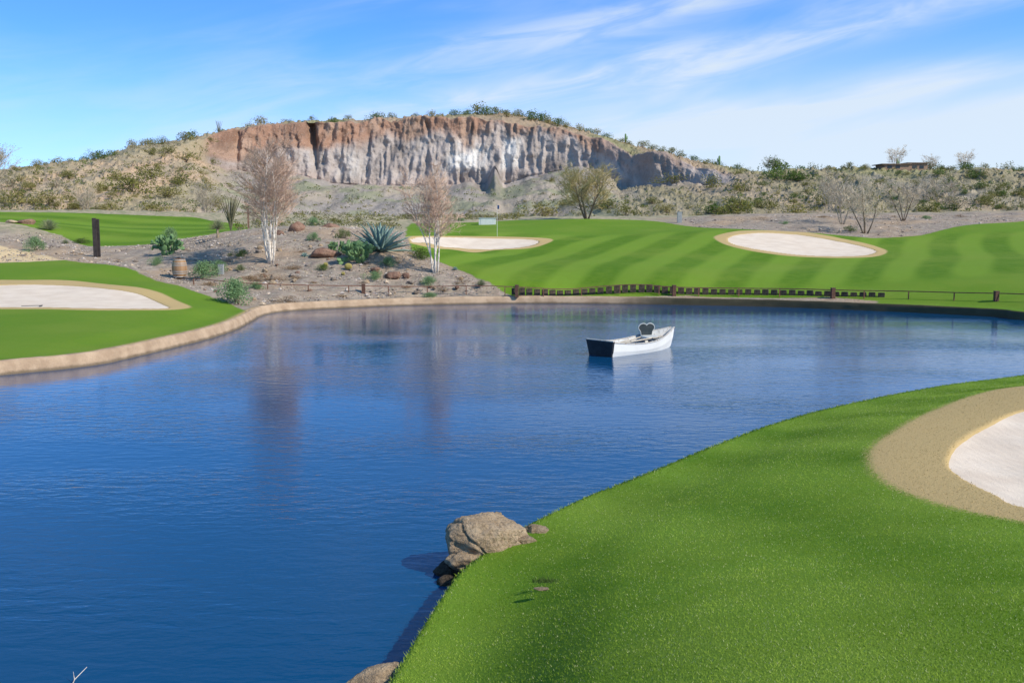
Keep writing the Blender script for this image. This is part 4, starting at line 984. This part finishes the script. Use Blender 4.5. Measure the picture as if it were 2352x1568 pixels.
for k, (lx, ly, rz_, el_) in enumerate([(1.15, .12, .12, .06), (1.05, -.14, -.1, .07)]):
    c_, s_ = math.cos(boat.rotation_euler[2]), math.sin(boat.rotation_euler[2])
    o = empty('oar', (boat.location.x + lx * c_ - ly * s_, boat.location.y + lx * s_ + ly * c_, .25 + .01 * k), boat.rotation_euler[2] + rz_, label='pale wooden oar lying inside the boat', cat='oar', group='oars in the boat')
    a_ = MB(); a_.tube([(-.5, 0, .02), (.9, 0, .10)], [.02, .018], 8); mobj('shaft', a_.mesh('shaft', [OW], True), parent=o)
    a_ = MB(); a_.box((1.08, 0, .112), (.42, .11, .018), 0, Matrix.Rotation(-.06, 3, 'Y')); mobj('blade', a_.mesh('blade', [OW]), parent=o)

# ------------------------------------------------------------------ barrel
p = Gt(413, 637); bs = 42 * p[1] / F / .9
br = empty('wooden_barrel', p, .4, (bs * 1.12, bs * 1.12, bs), label='weathered oak barrel with metal hoops standing on gravel', cat='barrel')
m, g, out = newmat('barrel_wood'); O = g.obj(); sp2 = g.n('ShaderNodeSeparateXYZ', {0: O}); an = g.m('ARCTAN2', sp2.outputs[1], sp2.outputs[0])
stv_ = g.n('ShaderNodeTexNoise', {'Vector': g.n('ShaderNodeCombineXYZ', {0: g.m('FLOOR', g.m('MULTIPLY', an, 3.5))}).outputs[0], 'Scale': 7.3}).outputs[0]
finish(g, out, g.mix(g.mr(stv_, .35, .65), (.24, .13, .07), (.40, .25, .14)), .8, g.bump(g.noise(O, 20, 3), .3, .01))
mb = MB(); prof = [(.25 + .075 * math.sin(math.pi * t_), .9 * t_) for t_ in np.linspace(0, 1, 13)]; mb.lathe(prof, 28); mobj('stave_body', mb.mesh('stave_body', [m], True), parent=br)
mb = MB(); mb.lathe([(.001, .86), (.245, .86)], 28); mobj('barrel_head', mb.mesh('barrel_head', [m]), parent=br)
HM = simple('hoop_metal', (.34, .32, .30), (.48, .45, .42), 9, .5, .1, metal=.3)
for z_ in (.04, .2, .3, .6, .7, .86):
    r_ = .25 + .075 * math.sin(math.pi * z_ / .9) + .006; mb = MB(); mb.lathe([(r_ - .01, z_ - .022), (r_, z_ - .022), (r_, z_ + .022), (r_ - .01, z_ + .022)], 28); mobj('hoop', mb.mesh('hoop', [HM]), parent=br)
p = Gt(222, 592); s_ = p[1] / F
SM = simple('rusted_steel', (.035, .028, .028), (.07, .055, .05), 4, .7, .2)
e = empty('steel_marker', p, 0, label='tall dark rusted steel slab marker standing in gravel', cat='marker')
mb = MB(); mb.box((-.05, 0, 44 * s_), (.22, .06, 92 * s_)); mobj('slab', mb.mesh('slab', [SM]), parent=e)
mb = MB(); mb.box((.11, .10, 43 * s_), (.14, .06, 90 * s_)); mobj('slab', mb.mesh('slab', [SM]), parent=e)
mb = MB(); mb.box((.05, .05, 60 * s_), (.03, .04, .08)); mobj('bracket', mb.mesh('bracket', [SM]), parent=e)
p = Gt(571, 527); s_ = p[1] / F; e = empty('wooden_post', p, .2, label='rust brown post with a short crossbar on the mound', cat='post')
mb = MB(); mb.box((0, 0, 23 * s_), (.12, .12, 48 * s_)); mobj('upright', mb.mesh('upright', [R_red]), parent=e)
mb = MB(); mb.box((0, -.08, 38 * s_), (.42, .05, .09)); mobj('crossbar', mb.mesh('crossbar', [R_red]), parent=e)
MG = simple('gray_metal', (.28, .29, .29), (.36, .37, .37), 5, .5, .05); MW = simple('white_metal', (.60, .62, .60), (.68, .69, .67), 5, .5, .05)
def cabinet(p, w_, h_, mat, label, rz=0):
    e = empty('utility_box', p, rz, label=label, cat='utility box')
    mb = MB(); mb.box((0, 0, h_ / 2), (w_, w_ * .6, h_)); mobj('cabinet', mb.mesh('cabinet', [mat]), parent=e)
    mb = MB(); mb.box((0, 0, h_ + .012), (w_ * 1.08, w_ * .68, .025)); mobj('lid', mb.mesh('lid', [mat]), parent=e)
    mb = MB(); mb.box((0, -w_ * .31, h_ * .5), (w_ * .8, .012, h_ * .8)); mobj('door', mb.mesh('door', [mat]), parent=e)
p = Gt(508, 632); cabinet(p, .26, .5, MG, 'small grey utility box beside green shrubs')
D_ = 80; xw = (1558 - 1176) / F * D_; cabinet((xw, D_, hgt(xw, D_) - .05), .36, 26 * D_ / F, MG, 'grey utility pedestal behind the lawn')
D_ = 80; xw = (1120 - 1176) / F * D_; cabinet((xw, D_, hgt(xw, D_) - .1), 1.35, .6, MW, 'wide white utility box behind the green')
p = Gt(1142, 543); s_ = p[1] / F; e = empty('golf_flag', p, 0, label='thin golf flagstick with a small dark blue flag', cat='flag')
mb = MB(); mb.tube([(0, 0, 0), (0, 0, 72 * s_)], [.012, .010], 8); mobj('pole', mb.mesh('pole', [MW]), parent=e)
mb = MB(); n_ = 8
for i in range(n_ + 1):
    t_ = i / n_; mb.v += [(.012 + .13 * t_, .03 * math.sin(t_ * 7), 72 * s_ - .02 - .04 * t_), (.012 + .12 * t_, .03 * math.sin(t_ * 7 + .5), 72 * s_ - .30 + .01 * t_)]
for i in range(n_): mb.f.append((2 * i, 2 * i + 1, 2 * i + 3, 2 * i + 2)); mb.mi.append(0)
mobj('flag', mb.mesh('flag', [simple('flag_cloth', (.02, .05, .14), (.03, .08, .2), 5)], True), parent=e)
p = at_row(2064, 3.95); e = empty('desert_house', (p[0], p[1] - 1, p[2] - .35), .05, .92, label='low brown flat roofed house on the ridge', cat='house')
HW = simple('house_stucco', (.26, .17, .12), (.33, .22, .15), 3); HR = simple('house_roof', (.16, .12, .09), (.2, .15, .11), 3); HG = simple('window_glass', (.02, .03, .04), (.04, .05, .06), 3, .2)
mb = MB(); mb.box((-1.6, 0, .1), (4.6, 4, 1.6)); mb.box((2.4, .5, .2), (3.6, 4, 1.9)); mobj('wall', mb.mesh('wall', [HW]), parent=e)
mb = MB(); mb.box((-1.8, 0, .97), (5.4, 4.6, .14)); mb.box((2.4, .5, 1.22), (4.1, 4.6, .14)); mobj('roof', mb.mesh('roof', [HR]), parent=e)
for x_, y_ in [(-3, -2.01), (-1.5, -2.01), (1.8, -1.51), (3.1, -1.51)]:
    mb = MB(); mb.box((x_, y_, .45), (.8, .04, .5)); mobj('window', mb.mesh('window', [HG]), parent=e)
p = Gt(75, 703); e = empty('bunker_rake', (p[0], p[1], p[2] - .01), .05, .55, label='dark bunker rake lying at the sand edge', cat='rake')
mb = MB(); mb.tube([(-.7, 0, .03), (.5, 0, .05)], [.018, .018], 6); mobj('handle', mb.mesh('handle', [BK]), parent=e)
mb = MB(); mb.box((.5, 0, .05), (.04, .5, .04)); [mb.box((.5, -.22 + .055 * i, .015), (.012, .012, .06)) for i in range(9)]; mobj('rake_head', mb.mesh('rake_head', [BK]), parent=e)
p = G(150, 1575, 0); e = MB(); q = Vector((.12, .12, .10))
e.tube([(0, 0, -.1), (.05, .05, .03), tuple(q)], [.004, .004, .002], 5); e.tube([(.05, .05, .03), (.02, .1, .07)], [.003, .001], 4)
mobj('dry_twig', e.mesh('dry_twig', [B_white]), p, 0, 1.0, label='pale dry twig poking out of the water', cat='twig')
mb = MB()
p = Gt(1250, 1338)
for i in range(160):
    a = random.gauss(0, .05); b = random.gauss(0, .02); h_ = random.uniform(.02, .05); t_ = random.random() * 6
    k = len(mb.v); mb.v += [(a - .003, b, 0), (a + .003, b, 0), (a + math.cos(t_) * .02, b + math.sin(t_) * .02, h_)]; mb.f.append((k, k + 1, k + 2)); mb.mi.append(0)
mobj('grass_tuft', mb.mesh('grass_tuft', [M_gr]), p, 0, 1, label='longer dark grass tuft beside a buried stone', cat='grass')
